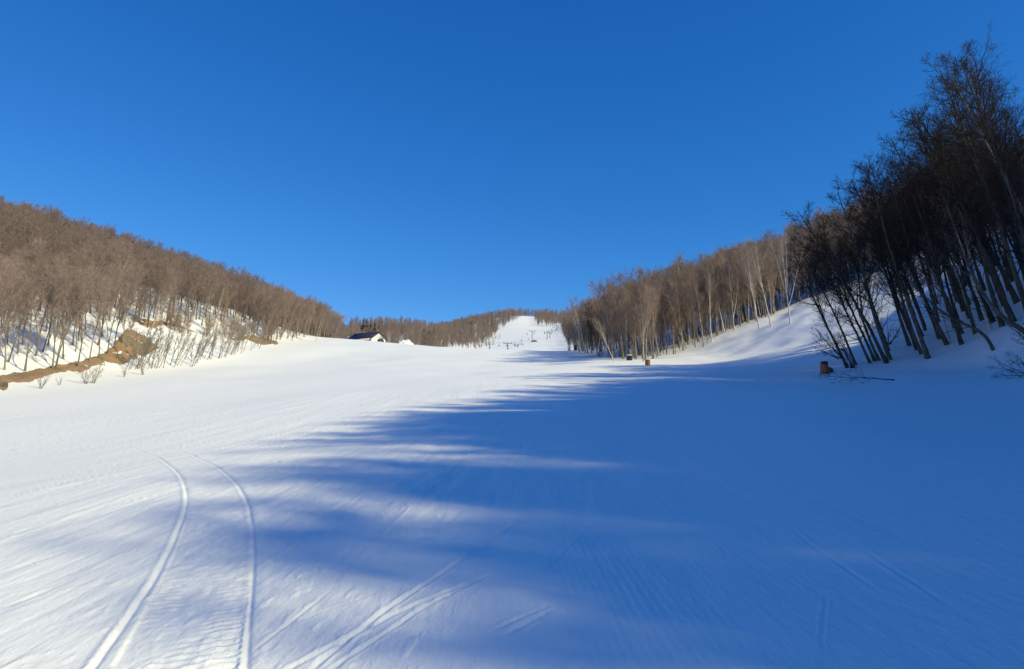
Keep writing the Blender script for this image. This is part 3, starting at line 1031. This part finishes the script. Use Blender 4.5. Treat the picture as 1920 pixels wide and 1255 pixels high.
# ------------------------------------------------------------------ bare earth on the left bank
def earth_bank(name, up, lo, x0, x1, n, label, lift=.12):
    up, lo = np.array(up, float), np.array(lo, float)
    m = 18
    xs = np.linspace(x0, x1, n)
    yu, yl = np.interp(xs, *up.T), np.interp(xs, *lo.T)
    wob = 2.6 * fbm(xs / 6.0, xs * 0 + 3.3, 61, 3)
    yl = np.maximum(yl + wob, yu + .5)
    yu = yu + 1.3 * fbm(xs / 5.0, xs * 0 + 8.1, 62, 3)
    yl = np.maximum(yl, yu + .4)
    v = np.linspace(0, 1, m)
    PX = np.repeat(xs[:, None], m, 1)
    PY = yl[:, None] * (1 - v) + yu[:, None] * v
    P = hit(PX.ravel(), PY.ravel(), 30, 260, 320).reshape(n, m, 3)
    edge = np.minimum(np.minimum(v, 1 - v) * 5, 1)[None] * np.minimum(np.minimum(np.arange(n), n - 1 - np.arange(n)) / 4., 1)[:, None]
    L = lift * edge + .22 * edge * fbm(P[..., 0] / .9, P[..., 2] / .5 + P[..., 1] / 1.1, 65, 4) * .6 - .10 * (1 - edge)
    top = np.exp(-((1 - v) / .12) ** 2)[None] * edge
    P[..., 2] += L + .0 * top
    P[..., 0] += .5 * L
    i, j = np.meshgrid(np.arange(n - 1), np.arange(m - 1), indexing='ij')
    b = i * m + j
    F = np.stack([b, b + m, b + m + 1, b + 1], -1).reshape(-1, 4)
    o = put(name, make_mesh(name, P.reshape(-1, 3), F, M_EARTH))
    return tag(o, label, "bare earth", kind="structure")


earth_bank("earth_bank", [(-420, 800), (-80, 722), (0, 705), (33, 697), (100, 687), (145, 677), (190, 662), (212, 645), (217, 634), (235, 613), (258, 613), (275, 630), (290, 643), (302, 651)],
           [(-420, 822), (-80, 738), (0, 722), (57, 717), (75, 712), (105, 702), (125, 699), (155, 699), (185, 687), (205, 688), (230, 689), (248, 681), (270, 671), (288, 660), (302, 653)],
           -400, 302, 300, "long bank of bare brown earth curving up the left slope")
earth_bank("earth_bank", [(248, 595), (268, 598), (300, 601), (330, 608), (355, 617), (370, 623)], [(248, 599), (270, 612), (284, 617), (300, 609), (320, 611), (345, 618), (370, 625)],
           248, 370, 70, "thin strip of bare earth above the saplings")
earth_bank("earth_bank", [(425, 630), (445, 635), (457, 628), (475, 628), (500, 633), (525, 643)], [(425, 633), (445, 640), (465, 639), (480, 645), (492, 651), (505, 649), (525, 644)],
           425, 525, 60, "small patch of bare tan earth at the far end of the left slope")
earth_bank("earth_bank", [(-20, 716), (8, 720), (17, 726)], [(-20, 735), (10, 731), (17, 728)], -20, 17, 24, "reddish clod of earth at the picture's left edge")

# ------------------------------------------------------------------ saplings and bushes
sap_v = []
for i in range(4):
    tr, cr = make_tree(seed=600 + i, H=4.6, r0=.040, clear=.28, n1=13, a1=.5, l1=.26, up1=.10, n2=5, a2=.5, l2=.5, n3=3, l3=.5, n4=0, twig=.008,
                       wob=.05, top=.95, sides=(6, 4, 3, 3, 3), segs=(10, 4, 3, 1, 1))
    sap_v.append((make_mesh("sapling_stem", *tr, M_STEM), make_mesh("sapling_twigs", *cr, M_STEM, smooth=False)))


def multi_stem(seed, H, stems, spread, dens=1.0):
    g = np.random.default_rng(seed)
    V, F, nn = [], [], 0
    for k in range(stems):
        tr, cr = make_tree(seed=seed * 31 + k, H=H * g.uniform(.6, 1.05), r0=.022, clear=.2, n1=int(9 * dens), a1=.5, l1=.34, up1=.06, n2=int(5 * dens), n3=3, n4=0, twig=.006,
                           wob=.05, sides=(5, 3, 3, 3, 3), segs=(7, 3, 2, 1, 1))
        a, t = g.uniform(0, 2 * math.pi), g.uniform(.1, spread)
        q = np.array((Quaternion((math.cos(a), math.sin(a), 0), t)).to_matrix())
        for v, f in (tr, cr):
            V.append(v @ q.T + np.array([g.normal(0, .06), g.normal(0, .06), 0])); F.append(f + nn); nn += len(v)
    return make_mesh("bush", np.vstack(V), np.vstack(F), M_STEM, smooth=False)


bush_v = [multi_stem(3 + i, 2.0, 6, .6, .75) for i in range(3)]
shade_bush_v = []  # copies of the bushes in the shade-darkened twig colour
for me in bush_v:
    m2 = me.copy(); m2.materials.clear(); m2.materials.append(M_SHADETWIG); shade_bush_v.append(m2)
thicket_v = [multi_stem(13 + i, 4.2, 8, .35, 1.1) for i in range(3)]
for me in thicket_v:
    me.materials.clear(); me.materials.append(M_TWIG)


def lone(name, me, P, scale, q, label, cat, group=None, sink=.06):
    o = put(name, me, None, (P[0], P[1], P[2] - sink))
    o.rotation_euler = q.to_euler()
    o.scale = (scale,) * 3
    return tag(o, label, cat, group)


g = np.random.default_rng(77)
cnt = 0
while cnt < 105:
    x = g.uniform(238, 486)
    lo_y = np.interp(x, [238, 300, 360, 410, 486], [697, 692, 690, 676, 655])
    y = lo_y - abs(g.normal(0, 1)) * np.interp(x, [240, 330, 486], [7, 15, 8]) - 1
    P = hit(x, y)[0]
    q = Quaternion((0, 1, 0), R(g.uniform(8, 27))) @ Quaternion((1, 0, 0), R(g.normal(0, 6))) @ Quaternion((0, 0, 1), g.uniform(0, 6.28))
    r = empty("sapling", (P[0], P[1], P[2] - .08), q.to_euler())
    r.scale = (g.uniform(.65, 1.05),) * 3
    tag(r, "thin grey sapling leaning right in the thicket on the snowy left bank", "sapling", "saplings on the left bank")
    sv = sap_v[cnt % 4]
    put("trunk", sv[0], r); put("crown", sv[1], r)
    cnt += 1
for k, (x, y, sc, bi, lab) in enumerate([
    (77, 729, .85, 0, "small bare bush standing alone on the snow near the picture's left edge"),
    (160, 720, 1.0, 1, "left bush of the two spreading ones below the earth bank"),
    (174, 719, 1.12, 2, "right bush of the two spreading ones below the earth bank"),
    (112, 722, .4, 1, "tiny twiggy bush between the lone bush and the spreading pair"),
    (233, 707, .75, 0, "sparse low bush under the widest part of the earth bank"),
    (268, 703, 1.0, 2, "bare bush at the left end of the sapling thicket")]):
    lone("bush", bush_v[bi], hit(x, y)[0], sc, Quaternion((0, 0, 1), k * 1.3), lab, "bush")
for k in range(46):
    x = g.uniform(300, 580)
    y = np.interp(x, [300, 420, 520, 580], [622, 640, 641, 640]) - abs(g.normal(0, 1)) * 9
    P = hit(x, y)[0]
    lone("thicket_bush", thicket_v[k % 3], P, g.uniform(.75, 1.25), Quaternion((0, 1, 0), R(g.uniform(-4, 14))) @ Quaternion((0, 0, 1), g.uniform(0, 6.28)),
         "brown twiggy bush in the dense thicket above the saplings on the left slope", "bush", "thicket on the left slope")

# shaded side: bushes reaching in, arched stems, the fallen branch
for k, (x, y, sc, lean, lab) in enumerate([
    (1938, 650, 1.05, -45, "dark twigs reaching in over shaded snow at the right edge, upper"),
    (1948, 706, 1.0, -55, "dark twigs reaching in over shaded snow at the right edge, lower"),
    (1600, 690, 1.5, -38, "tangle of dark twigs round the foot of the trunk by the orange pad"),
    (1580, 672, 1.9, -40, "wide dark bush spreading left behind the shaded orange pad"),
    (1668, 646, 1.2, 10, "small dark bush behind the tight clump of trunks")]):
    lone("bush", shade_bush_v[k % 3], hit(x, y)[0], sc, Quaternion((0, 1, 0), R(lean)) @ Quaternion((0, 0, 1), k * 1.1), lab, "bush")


def arched(px, r0, r1, label, seed):
    P0 = hit(*px[0])[0]
    pts = []
    for i, (x, y) in enumerate(px):
        d = ray(x, y)
        Y = P0[1] + (.25 * i if i else 0)
        pts.append(CAM + d / d[1] * Y)
    pts = np.array(pts); pts[0, 2] -= .15
    d = np.r_[0, np.cumsum(np.linalg.norm(np.diff(pts, axis=0), axis=1))]
    sq = np.linspace(0, d[-1], 26)
    P = np.stack([np.interp(sq, d, pts[:, k]) for k in range(3)], -1)
    for _ in range(3):
        P[1:-1] = (P[:-2] + 2 * P[1:-1] + P[2:]) / 4
    rad = np.linspace(r0, r1, 26)
    root = empty("arched_stem", P[0])
    v, f = tubes((P - P[0])[None], rad[None], 7)
    put("trunk", make_mesh("arched_trunk", v, f, M_SHADEBARK), root)
    gg = np.random.default_rng(seed)
    pos, dd, tt, pr = sprout((P - P[0])[None], rad[None], 22, .25, 1., .7, gg)
    ln = gg.uniform(.8, 2.2, 22)
    P1 = grow(pos, dd, ln, 5, .1, .05, gg); r1_ = taper(P1, np.full(22, .02), np.full(22, .008))
    a, fa = tubes(P1, r1_, 4)
    pos, dd, t2, pr = sprout(P1, r1_, 6, .2, 1., .6, gg)
    P2 = grow(pos, dd, np.repeat(ln, 6) * .4, 3, .1, .05, gg)
    b, fb = tubes(P2, taper(P2, np.full(132, .008), np.full(132, .004)), 3)
    put("crown", make_mesh("arched_crown", np.vstack([a, b]), np.vstack([fa, fb + len(a)]), M_SHADETWIG, smooth=False), root)
    tag(root, label, "tree", "arched stems on the shaded slope")


arched([(1864, 656), (1856, 640), (1842, 624), (1826, 615), (1796, 603), (1772, 590), (1748, 570), (1722, 545), (1700, 520)], .10, .03, "low arched dark stem rooted in the shaded snow, bending far left", 5)
arched([(1945, 636), (1922, 620), (1896, 608), (1872, 588), (1852, 565), (1836, 540), (1816, 500), (1800, 460)], .14, .04, "thick arched dark stem coming in low from the right edge", 6)

t_, c_ = make_tree(seed=71, H=4.2, r0=.026, clear=.15, n1=13, a1=.5, l1=.36, up1=0.0, n2=5, n3=4, n4=0, twig=.006, wob=.06, sides=(6, 4, 3, 3, 3))
P = hit(1677, 715)[0]
o = empty("fallen_branch", (P[0], P[1], P[2] + .06), (Quaternion((0, 1, 0), R(-86)) @ Quaternion((0, 0, 1), .4)).to_euler())
tag(o, "dark fallen branch lying on the shaded snow beside the orange pad", "branch")
put("branch", make_mesh("fallen_limb", *t_, M_SHADEBARK), o)
put("twigs", make_mesh("fallen_twigs", c_[0] * np.array([.5, 1, 1]), c_[1], M_SHADETWIG, smooth=False), o)

# ------------------------------------------------------------------ conifers in the far woods
def conifer(seed, H=11.0):
    g = np.random.default_rng(seed)
    P0 = np.array([[[0, 0, 0], [0, 0, H * .5], [0, 0, H]]])
    tv = tubes(P0, np.array([[.16, .1, .02]]), 6)
    n = 110
    z = H * (.10 + .88 * g.uniform(0, 1, n) ** 1.1)
    ln = (H - z) * .24 * g.uniform(.6, 1.15, n) + .2
    a = g.uniform(0, 6.28, n)
    d = np.stack([np.cos(a), np.sin(a), np.full(n, .05)], -1)
    P1 = grow(np.stack([0 * z, 0 * z, z], -1), d, ln, 4, .06, -.06, g)
    v, f = tubes(P1, taper(P1, np.full(n, .05), np.full(n, .03)), 3)
    pos, dd, tt, pr = sprout(P1, taper(P1, np.full(n, .05), np.full(n, .03)), 10, .15, 1., .9, g)
    P2 = grow(pos, dd, np.repeat(ln, 10) * .32, 2, .1, -.10, g)
    b, fb = tubes(P2, taper(P2, np.full(n * 10, .06), np.full(n * 10, .02)), 3)
    return make_mesh("conifer_trunk", *tv, M_CONBARK), make_mesh("conifer_crown", np.vstack([v, b]), np.vstack([f, fb + len(v)]), M_NEEDLE, smooth=False)


con_v = [conifer(5 + i) for i in range(3)]
CON = [(606, 607), (615, 611), (682, 606), (688, 608), (695, 604), (703, 603), (709, 609), (716, 598), (795, 615), (806, 619), (813, 618), (856, 598), (862, 595), (868, 600),
       (874, 598), (884, 601), (907, 601), (915, 598), (922, 599), (926, 603), (873, 588), (893, 583)]
for k, (x, y) in enumerate(CON):
    d = ray(x, y)
    sc = random.uniform(.8, 1.15)
    Y = np.linspace(350 if x > 640 else 260, 800, 900)
    X, Z = d[0] / d[1] * Y, 1.6 + d[2] / d[1] * Y
    h_ = Z - ground_z(X, Y) - 11 * sc
    j = np.nonzero(h_ < 0)[0]
    j = j[0] if len(j) else int(np.argmin(np.abs(h_)))
    root = empty("conifer_tree", (X[j], Y[j], float(ground_z(X[j:j+1], Y[j:j+1])[0]) - .2), (0, 0, k * .9))
    root.scale = (sc,) * 3
    tag(root, "dark evergreen standing out among the bare trees on the far hill", "conifer", "dark evergreens on the far hill")
    put("trunk", con_v[k % 3][0], root); put("crown", con_v[k % 3][1], root)

# ------------------------------------------------------------------ the house beyond the crest
M_WHITE = flat_mat("white_wall_paint", (.80, .79, .76), .6, .05, 1.5)
M_ROOF = flat_mat("dark_blue_roof", (.028, .028, .060), .45, .2, .8)
M_GLASS = flat_mat("dark_window_glass", (.02, .025, .03), .1, .2, 2)
M_GREEN = flat_mat("dark_green_panel", (.035, .05, .045), .4, .25, 1.2)
M_BROWN = flat_mat("brown_boards", (.085, .055, .045), .8, .25, 3)
HY = 250.0
d = ray(698, 632.8)
corner = CAM + d / d[1] * HY
L_, D_, WH, RH, OV = 12.6, 8.4, 3.0, 2.45, .6
th = R(-30)
rot = Matrix.Rotation(th, 3, 'Z')
# right front corner of the eaves sits at `corner`
off_ = rot @ Vector((L_ / 2 + OV, -D_ / 2 - OV, WH - .35))
house = empty("house", (corner[0] - off_.x, corner[1] - off_.y, corner[2] - off_.z), (0, 0, th))
house.scale = (.92,) * 3
tag(house, "small white house with a dark blue gable roof showing above the snow crest", "house")
b = MB()
b.box((0, 0, WH / 2 - 1.5), (L_, D_, WH + 3.0))
for sx in (-1, 1):     # gable triangles as thin prisms
    x0, x1 = sx * (L_ / 2 - .2), sx * L_ / 2
    V = [[x0, -D_ / 2, WH], [x0, D_ / 2, WH], [x0, 0, WH + RH - .1], [x0, 0, WH + RH - .1], [x1, -D_ / 2, WH], [x1, D_ / 2, WH], [x1, 0, WH + RH - .1], [x1, 0, WH + RH - .1]]
    b.add(V, [[0, 1, 2, 3], [4, 5, 6, 7], [0, 4, 6, 2], [1, 5, 6, 2]])
b.build("wall", M_WHITE, house)
b = MB()
sl = math.atan2(RH, D_ / 2)
for sy in (-1, 1):
    ext = D_ / 2 + OV
    Lr = ext / math.cos(sl)
    c = np.array([0, sy * ext / 2, WH + RH - math.tan(sl) * ext / 2 + .12])
    rm = np.array(Matrix.Rotation(-sy * sl, 3, 'X'))
    b.box(c, (L_ + 2 * OV, Lr, .22), rm)
b.build("roof", M_ROOF, house)
b = MB().box((0, 0, WH + RH + .2), (L_ + 2 * OV + .06, .5, .18))
b.build("ridge_cap", M_ROOF, house)
for x_, w_ in ((-4.6, .8), (-2.6, 1.7)):
    f_ = MB().box((x_, -D_ / 2 - .03, 1.55), (w_ + .24, .1, 1.25)).build("window", M_WHITE, house)
    MB().box((x_, -D_ / 2 - .09, 1.55), (w_, .06, 1.0)).build("pane", M_GLASS, f_)
f_ = MB().box((2.7, -D_ / 2 - .03, 1.25), (6.0, .1, 2.0)).build("window", M_GREEN, house)
for k in range(4):
    MB().box((.5 + 1.45 * k, -D_ / 2 - .09, 1.75), (1.2, .06, .8)).build("pane", M_GLASS, f_)
MB().box((L_ / 2 + .12, -D_ / 2 - .12, WH / 2 - 1.2), (.5, .5, WH + 2.0)).build("corner_post", M_WHITE, house)
prof = [(a, 2.15 * math.sin(a)) for a in np.linspace(0, math.pi, 15)]
V, F = [], []
for i, (a, zz) in enumerate(prof):
    yy = -1.7 * math.cos(a)
    V += [[L_ / 2, yy + .2, zz * 1.35], [L_ / 2 + 1.6, yy + .2, zz * 1.35]]
for i in range(14):
    F.append([2 * i, 2 * i + 1, 2 * i + 3, 2 * i + 2])
c0 = len(V)
V += [[L_ / 2 + 1.6, .2, 0]]
for i in range(14):
    F.append([2 * i + 1, 2 * i + 3, c0, c0])
MB().add(V, F).build("lean_to", M_BROWN, house)

# ploughed snow heap beside the house
gx_, gy_ = np.meshgrid(np.linspace(-1, 1, 40), np.linspace(-1, 1, 30))
rr_ = np.sqrt(gx_ ** 2 + gy_ ** 2)
hz = 2.2 * np.clip(1 - rr_ ** 1.6, -.3, 1) * (1 + .35 * fbm(gx_ * 3, gy_ * 3, 81, 3)) + .15 * fbm(gx_ * 8, gy_ * 8, 83, 2)
d = ray(761, 647.5)
pc = CAM + d / d[1] * 238
V = np.stack([gx_ * 3.6, gy_ * 2.2, hz - .6], -1).reshape(-1, 3)
idx = np.arange(40 * 30).reshape(30, 40)
F = np.stack([idx[:-1, :-1], idx[:-1, 1:], idx[1:, 1:], idx[1:, :-1]], -1).reshape(-1, 4)
sp_ = put("snow_heap", make_mesh("snow_heap", V, F, M_SNOW), None, (pc[0], pc[1], pc[2]))
tag(sp_, "white heap of piled snow just right of the house", "snow heap")

# ------------------------------------------------------------------ chairlift
M_STEEL = flat_mat("grey_green_steel", (.27, .30, .30), .5, .15, 2, .3)
M_TEAL = flat_mat("teal_painted_steel", (.10, .22, .23), .5, .15, 2, .2)
M_CABLE = flat_mat("dark_cable", (.05, .05, .055), .5, .1, 2)
TOW = [(918, 658, 646, 325, 0), (952, 658, 644.5, 345, 1), (971, 658, 646, 385, 0), (998, 640, 621.5, 0, 0), (1026, 636, 624.5, 0, 0), (1031, 634, 623, 0, 0), (1044, 619, 611, 0, 1)]
TL = ["grey lift tower farthest left above the snow crest", "teal lift tower second from the left above the crest", "grey lift tower third from the left above the crest",
      "tallest grey lift tower beside a dark mound", "left lift tower of the close pair on the far piste", "right lift tower of the close pair on the far piste", "pale teal lift tower highest up by the trees"]
arms = []
for (x, yb, yt, Yd, tl), lab in zip(TOW, TL):
    if Yd:
        d = ray(x, yt); top = CAM + d / d[1] * Yd
        base = np.array([top[0], top[1], float(ground_z(top[0:1], top[1:2])[0])])
    else:
        base = hit(x, yb)[0]
        d = ray(x, yt); top = CAM + d / d[1] * base[1]
    H_ = top[2] - base[2]
    m_ = M_TEAL if tl else M_STEEL
    root = empty("lift_tower", base)
    tag(root, lab, "lift tower", "towers of the chairlift")
    MB().tube([[0, 0, -.5], [0, 0, H_ * .5], [0, 0, H_]], [.30, .26, .22], 12).build("pole", m_, root, smooth=True)
    MB().box((0, 0, .05), (1.1, 1.1, .7)).build("footing", M_STEEL, root)
    MB().box((0, 0, H_ + .1), (4.4, .34, .30)).build("crossarm", m_, root, bevel=.03)
    for sx in (-1, 1):
        sh = MB().box((sx * 2.0, 0, H_ + .42), (.22, 2.6, .26)).build("sheave_assembly", m_, root)
        w = MB()
        for k in range(4):
            w.tube([[sx * 2.0 - .08, -1.0 + .66 * k, H_ + .62], [sx * 2.0 + .08, -1.0 + .66 * k, H_ + .62]], .2, 12)
        w.build("sheave", M_CABLE, sh)
    b = MB().box((0, .35, H_ * .5), (.05, .05, H_ * .9)).box((.4, .35, H_ * .5), (.05, .05, H_ * .9))
    for k in range(int(H_ / .5)):
        b.box((.2, .35, .5 + k * .5), (.4, .04, .04))
    b.build("ladder", M_STEEL, root)
    arms.append(np.array([base[0], base[1], base[2] + H_ + .82]))


def chair_meshes():
    hang = MB().tube([[0, 0, 0], [0, 0, -.9], [0, -.25, -1.3], [0, -.25, -2.2]], .035, 6)
    seat = MB().box((0, .05, -2.2), (1.1, .48, .07)).box((0, -.22, -1.92), (1.1, .06, .5))
    bar = MB().tube([[-.56, -.25, -1.7], [-.56, .35, -1.85], [.56, .35, -1.85], [.56, -.25, -1.7]], .025, 6)
    return [(n_, make_mesh("chair_" + n_, np.vstack(k.V), np.vstack(k.F), m_, False)) for n_, k, m_ in (("hanger", hang, M_CABLE), ("seat", seat, M_CABLE), ("safety_bar", bar, M_CABLE))]


CH = chair_meshes()
order = sorted(range(len(arms)), key=lambda i: arms[i][1])
line = [arms[i] for i in order]
start = line[0] + (line[0] - line[1]) * np.array([1.2, 1.6, 0]) + np.array([-6, 0, -2.2])
line = [start] + line
for sx, lab in ((-1, "left strand of the lift cable along the far piste"), (1, "right strand of the lift cable along the far piste")):
    pts = []
    for a_, b_ in zip(line[:-1], line[1:]):
        for t in np.linspace(0, 1, 9)[:-1]:
            p_ = a_ * (1 - t) + b_ * t
            p_[2] -= 4 * t * (1 - t) * .012 * np.linalg.norm(b_ - a_)
            p_[0] += sx * 2.0
            pts.append(p_)
    pts.append(line[-1] + np.array([sx * 2.0, 0, 0]))
    pts = np.array(pts)
    o = MB().tube(pts - pts[0], .022, 5).build("lift_cable", M_CABLE, None, pts[0])
    tag(o, lab, "cable", "cables of the chairlift")
    dd = np.r_[0, np.cumsum(np.linalg.norm(np.diff(pts, axis=0), axis=1))]
    for q_ in np.arange(6 + 5 * (sx > 0), dd[-1], 31.0):
        p_ = np.array([np.interp(q_, dd, pts[:, k]) for k in range(3)])
        root = empty("lift_chair", p_, (0, 0, math.pi * (sx > 0)))
        tag(root, "small dark chair hanging from the chairlift cable above the far piste", "lift chair", "chairs of the chairlift")
        for n_, me in CH:
            put(n_, me, root)
        root.scale = (.7,) * 3

P = hit(1002, 641)[0]
V = np.stack([gx_ * 2.6, gy_ * 1.6, .95 * np.clip(1 - rr_ ** 2, -.4, 1) * (1 + .4 * fbm(gx_ * 2, gy_ * 2, 85, 3)) - .1], -1).reshape(-1, 3)
o = put("earth_mound", make_mesh("earth_mound", V, F, flat_mat("dark_stony_earth", (.07, .065, .06), .9, .4, 2)), None, P)
tag(o, "dark bare mound at the foot of the tallest lift tower", "mound")

# ------------------------------------------------------------------ pads and boxes beside the piste
M_ORANGE = flat_mat("orange_padding", (.52, .17, .035), .6, .22, 5)
M_RUST = flat_mat("weathered_orange_padding", (.30, .10, .035), .7, .35, 6)
M_YELLOW = flat_mat("yellow_strap", (.75, .42, .06), .5, .15, 5)
M_BLACK = flat_mat("black_plastic", (.018, .018, .02), .55, .4, 4)
P = hit(1546.5, 701.5)[0]
pad = empty("crash_pad", P, (0, 0, R(15)))
pad.scale = (.86,) * 3
tag(pad, "worn orange upright pad with a dark top, standing in shade at the slope's foot", "crash pad")
MB().lathe([(.30, -.12), (.30, 0), (.315, .06), (.30, .35), (.275, .62), (.25, .78), (.22, .82), (0, .83)], 24).build("padding", M_RUST, pad, smooth=True)
MB().lathe([(.262, .66), (.268, .80), (.245, .92), (.20, .95), (.17, .90), (0, .88)], 24).build("cap", M_BLACK, pad, smooth=True)
st = MB()
zz = np.linspace(.0, .74, 8)
for k, a_ in enumerate((-.75, -.55)):
    pass
V, F2 = [], []
for i, z_ in enumerate(zz):
    r_ = np.interp(z_, [0, .06, .35, .62, .78], [.30, .315, .30, .275, .25]) + .008
    for a_ in (-.95, -.75):
        V.append([r_ * math.cos(a_), r_ * math.sin(a_), z_])
for i in range(7):
    F2.append([2 * i, 2 * i + 1, 2 * i + 3, 2 * i + 2])
MB().add(V, F2).build("strap", M_YELLOW, pad)
gb = np.random.default_rng(4)
V = []
for i in range(9):
    t_ = math.pi * i / 8
    for j in range(12):
        a_ = 2 * math.pi * j / 12
        w_ = 1 + .18 * gb.normal()
        V.append([.24 * math.sin(t_) * math.cos(a_) * w_, .22 * math.sin(t_) * math.sin(a_) * w_, .2 + .24 * math.cos(t_) * w_])
F2 = [[i * 12 + j, i * 12 + (j + 1) % 12, (i + 1) * 12 + (j + 1) % 12, (i + 1) * 12 + j] for i in range(8) for j in range(12)]
P = hit(1557, 699)[0]
V = [[.75 * c_v for c_v in v_] for v_ in V]
o = MB().add(V, F2).build("stump", M_CONBARK, None, P, True)
tag(o, "small dark stump close to the right of the shaded orange pad", "stump")

P = hit(1214.5, 686)[0]
box = empty("crash_pad", P, (0, 0, R(38)))
box.scale = (.64,) * 3
tag(box, "bright orange box-shaped pad standing in sun at the edge of the wood", "crash pad")
MB().box((0, 0, .52), (.62, .60, .86), taper=1.06).build("padding", M_ORANGE, box, bevel=.05)
MB().box((0, 0, .975), (.5, .48, .05)).build("cap", M_BROWN, box)
for sx in (-1, 1):
    MB().box((sx * .2, -.15, -.05), (.09, .09, .32)).build("foot", M_BROWN, box)
MB().box((.348, 0, .52), (.02, .16, .80)).build("strap", M_YELLOW, box)

P = hit(1180.5, 676)[0]
eq = empty("equipment_box", P, (0, 0, R(-12)))
eq.scale = (.74,) * 3
tag(eq, "black box with a rounded dark hood on top, left of the bright orange pad", "box")
MB().box((0, 0, .40), (.88, .8, .86)).build("body", M_BLACK, eq, bevel=.04)
MB().box((0, 0, .88), (.95, .86, .12), taper=.8).build("snow_cap", M_SNOW, eq, bevel=.04)
MB().lathe([(.30, .93), (.40, 1.05), (.42, 1.3), (.36, 1.5), (.30, 1.55), (.31, 1.72), (.26, 1.9), (.12, 1.98), (0, 2.0)], 18).build("hood", flat_mat("grey_black_cover", (.085, .085, .095), .7, .3, 3), eq, smooth=True)
MB().box((.55, 0, .62), (.35, .12, .10)).build("handle", M_BLACK, eq)

P = hit(1080.5, 657)[0]
ub = empty("utility_box", P, (0, 0, R(8)))
tag(ub, "black box in blue shade under the farthest birches on the right", "box")
MB().box((0, 0, .55), (.95, .8, 1.0)).build("body", M_BLACK, ub, bevel=.03)
MB().box((0, 0, 1.08), (1.05, .9, .10)).build("lid", M_BLACK, ub, bevel=.03)
for sx in (-1, 1):
    MB().box((sx * .36, 0, -.1), (.1, .6, .36)).build("foot", M_BLACK, ub)
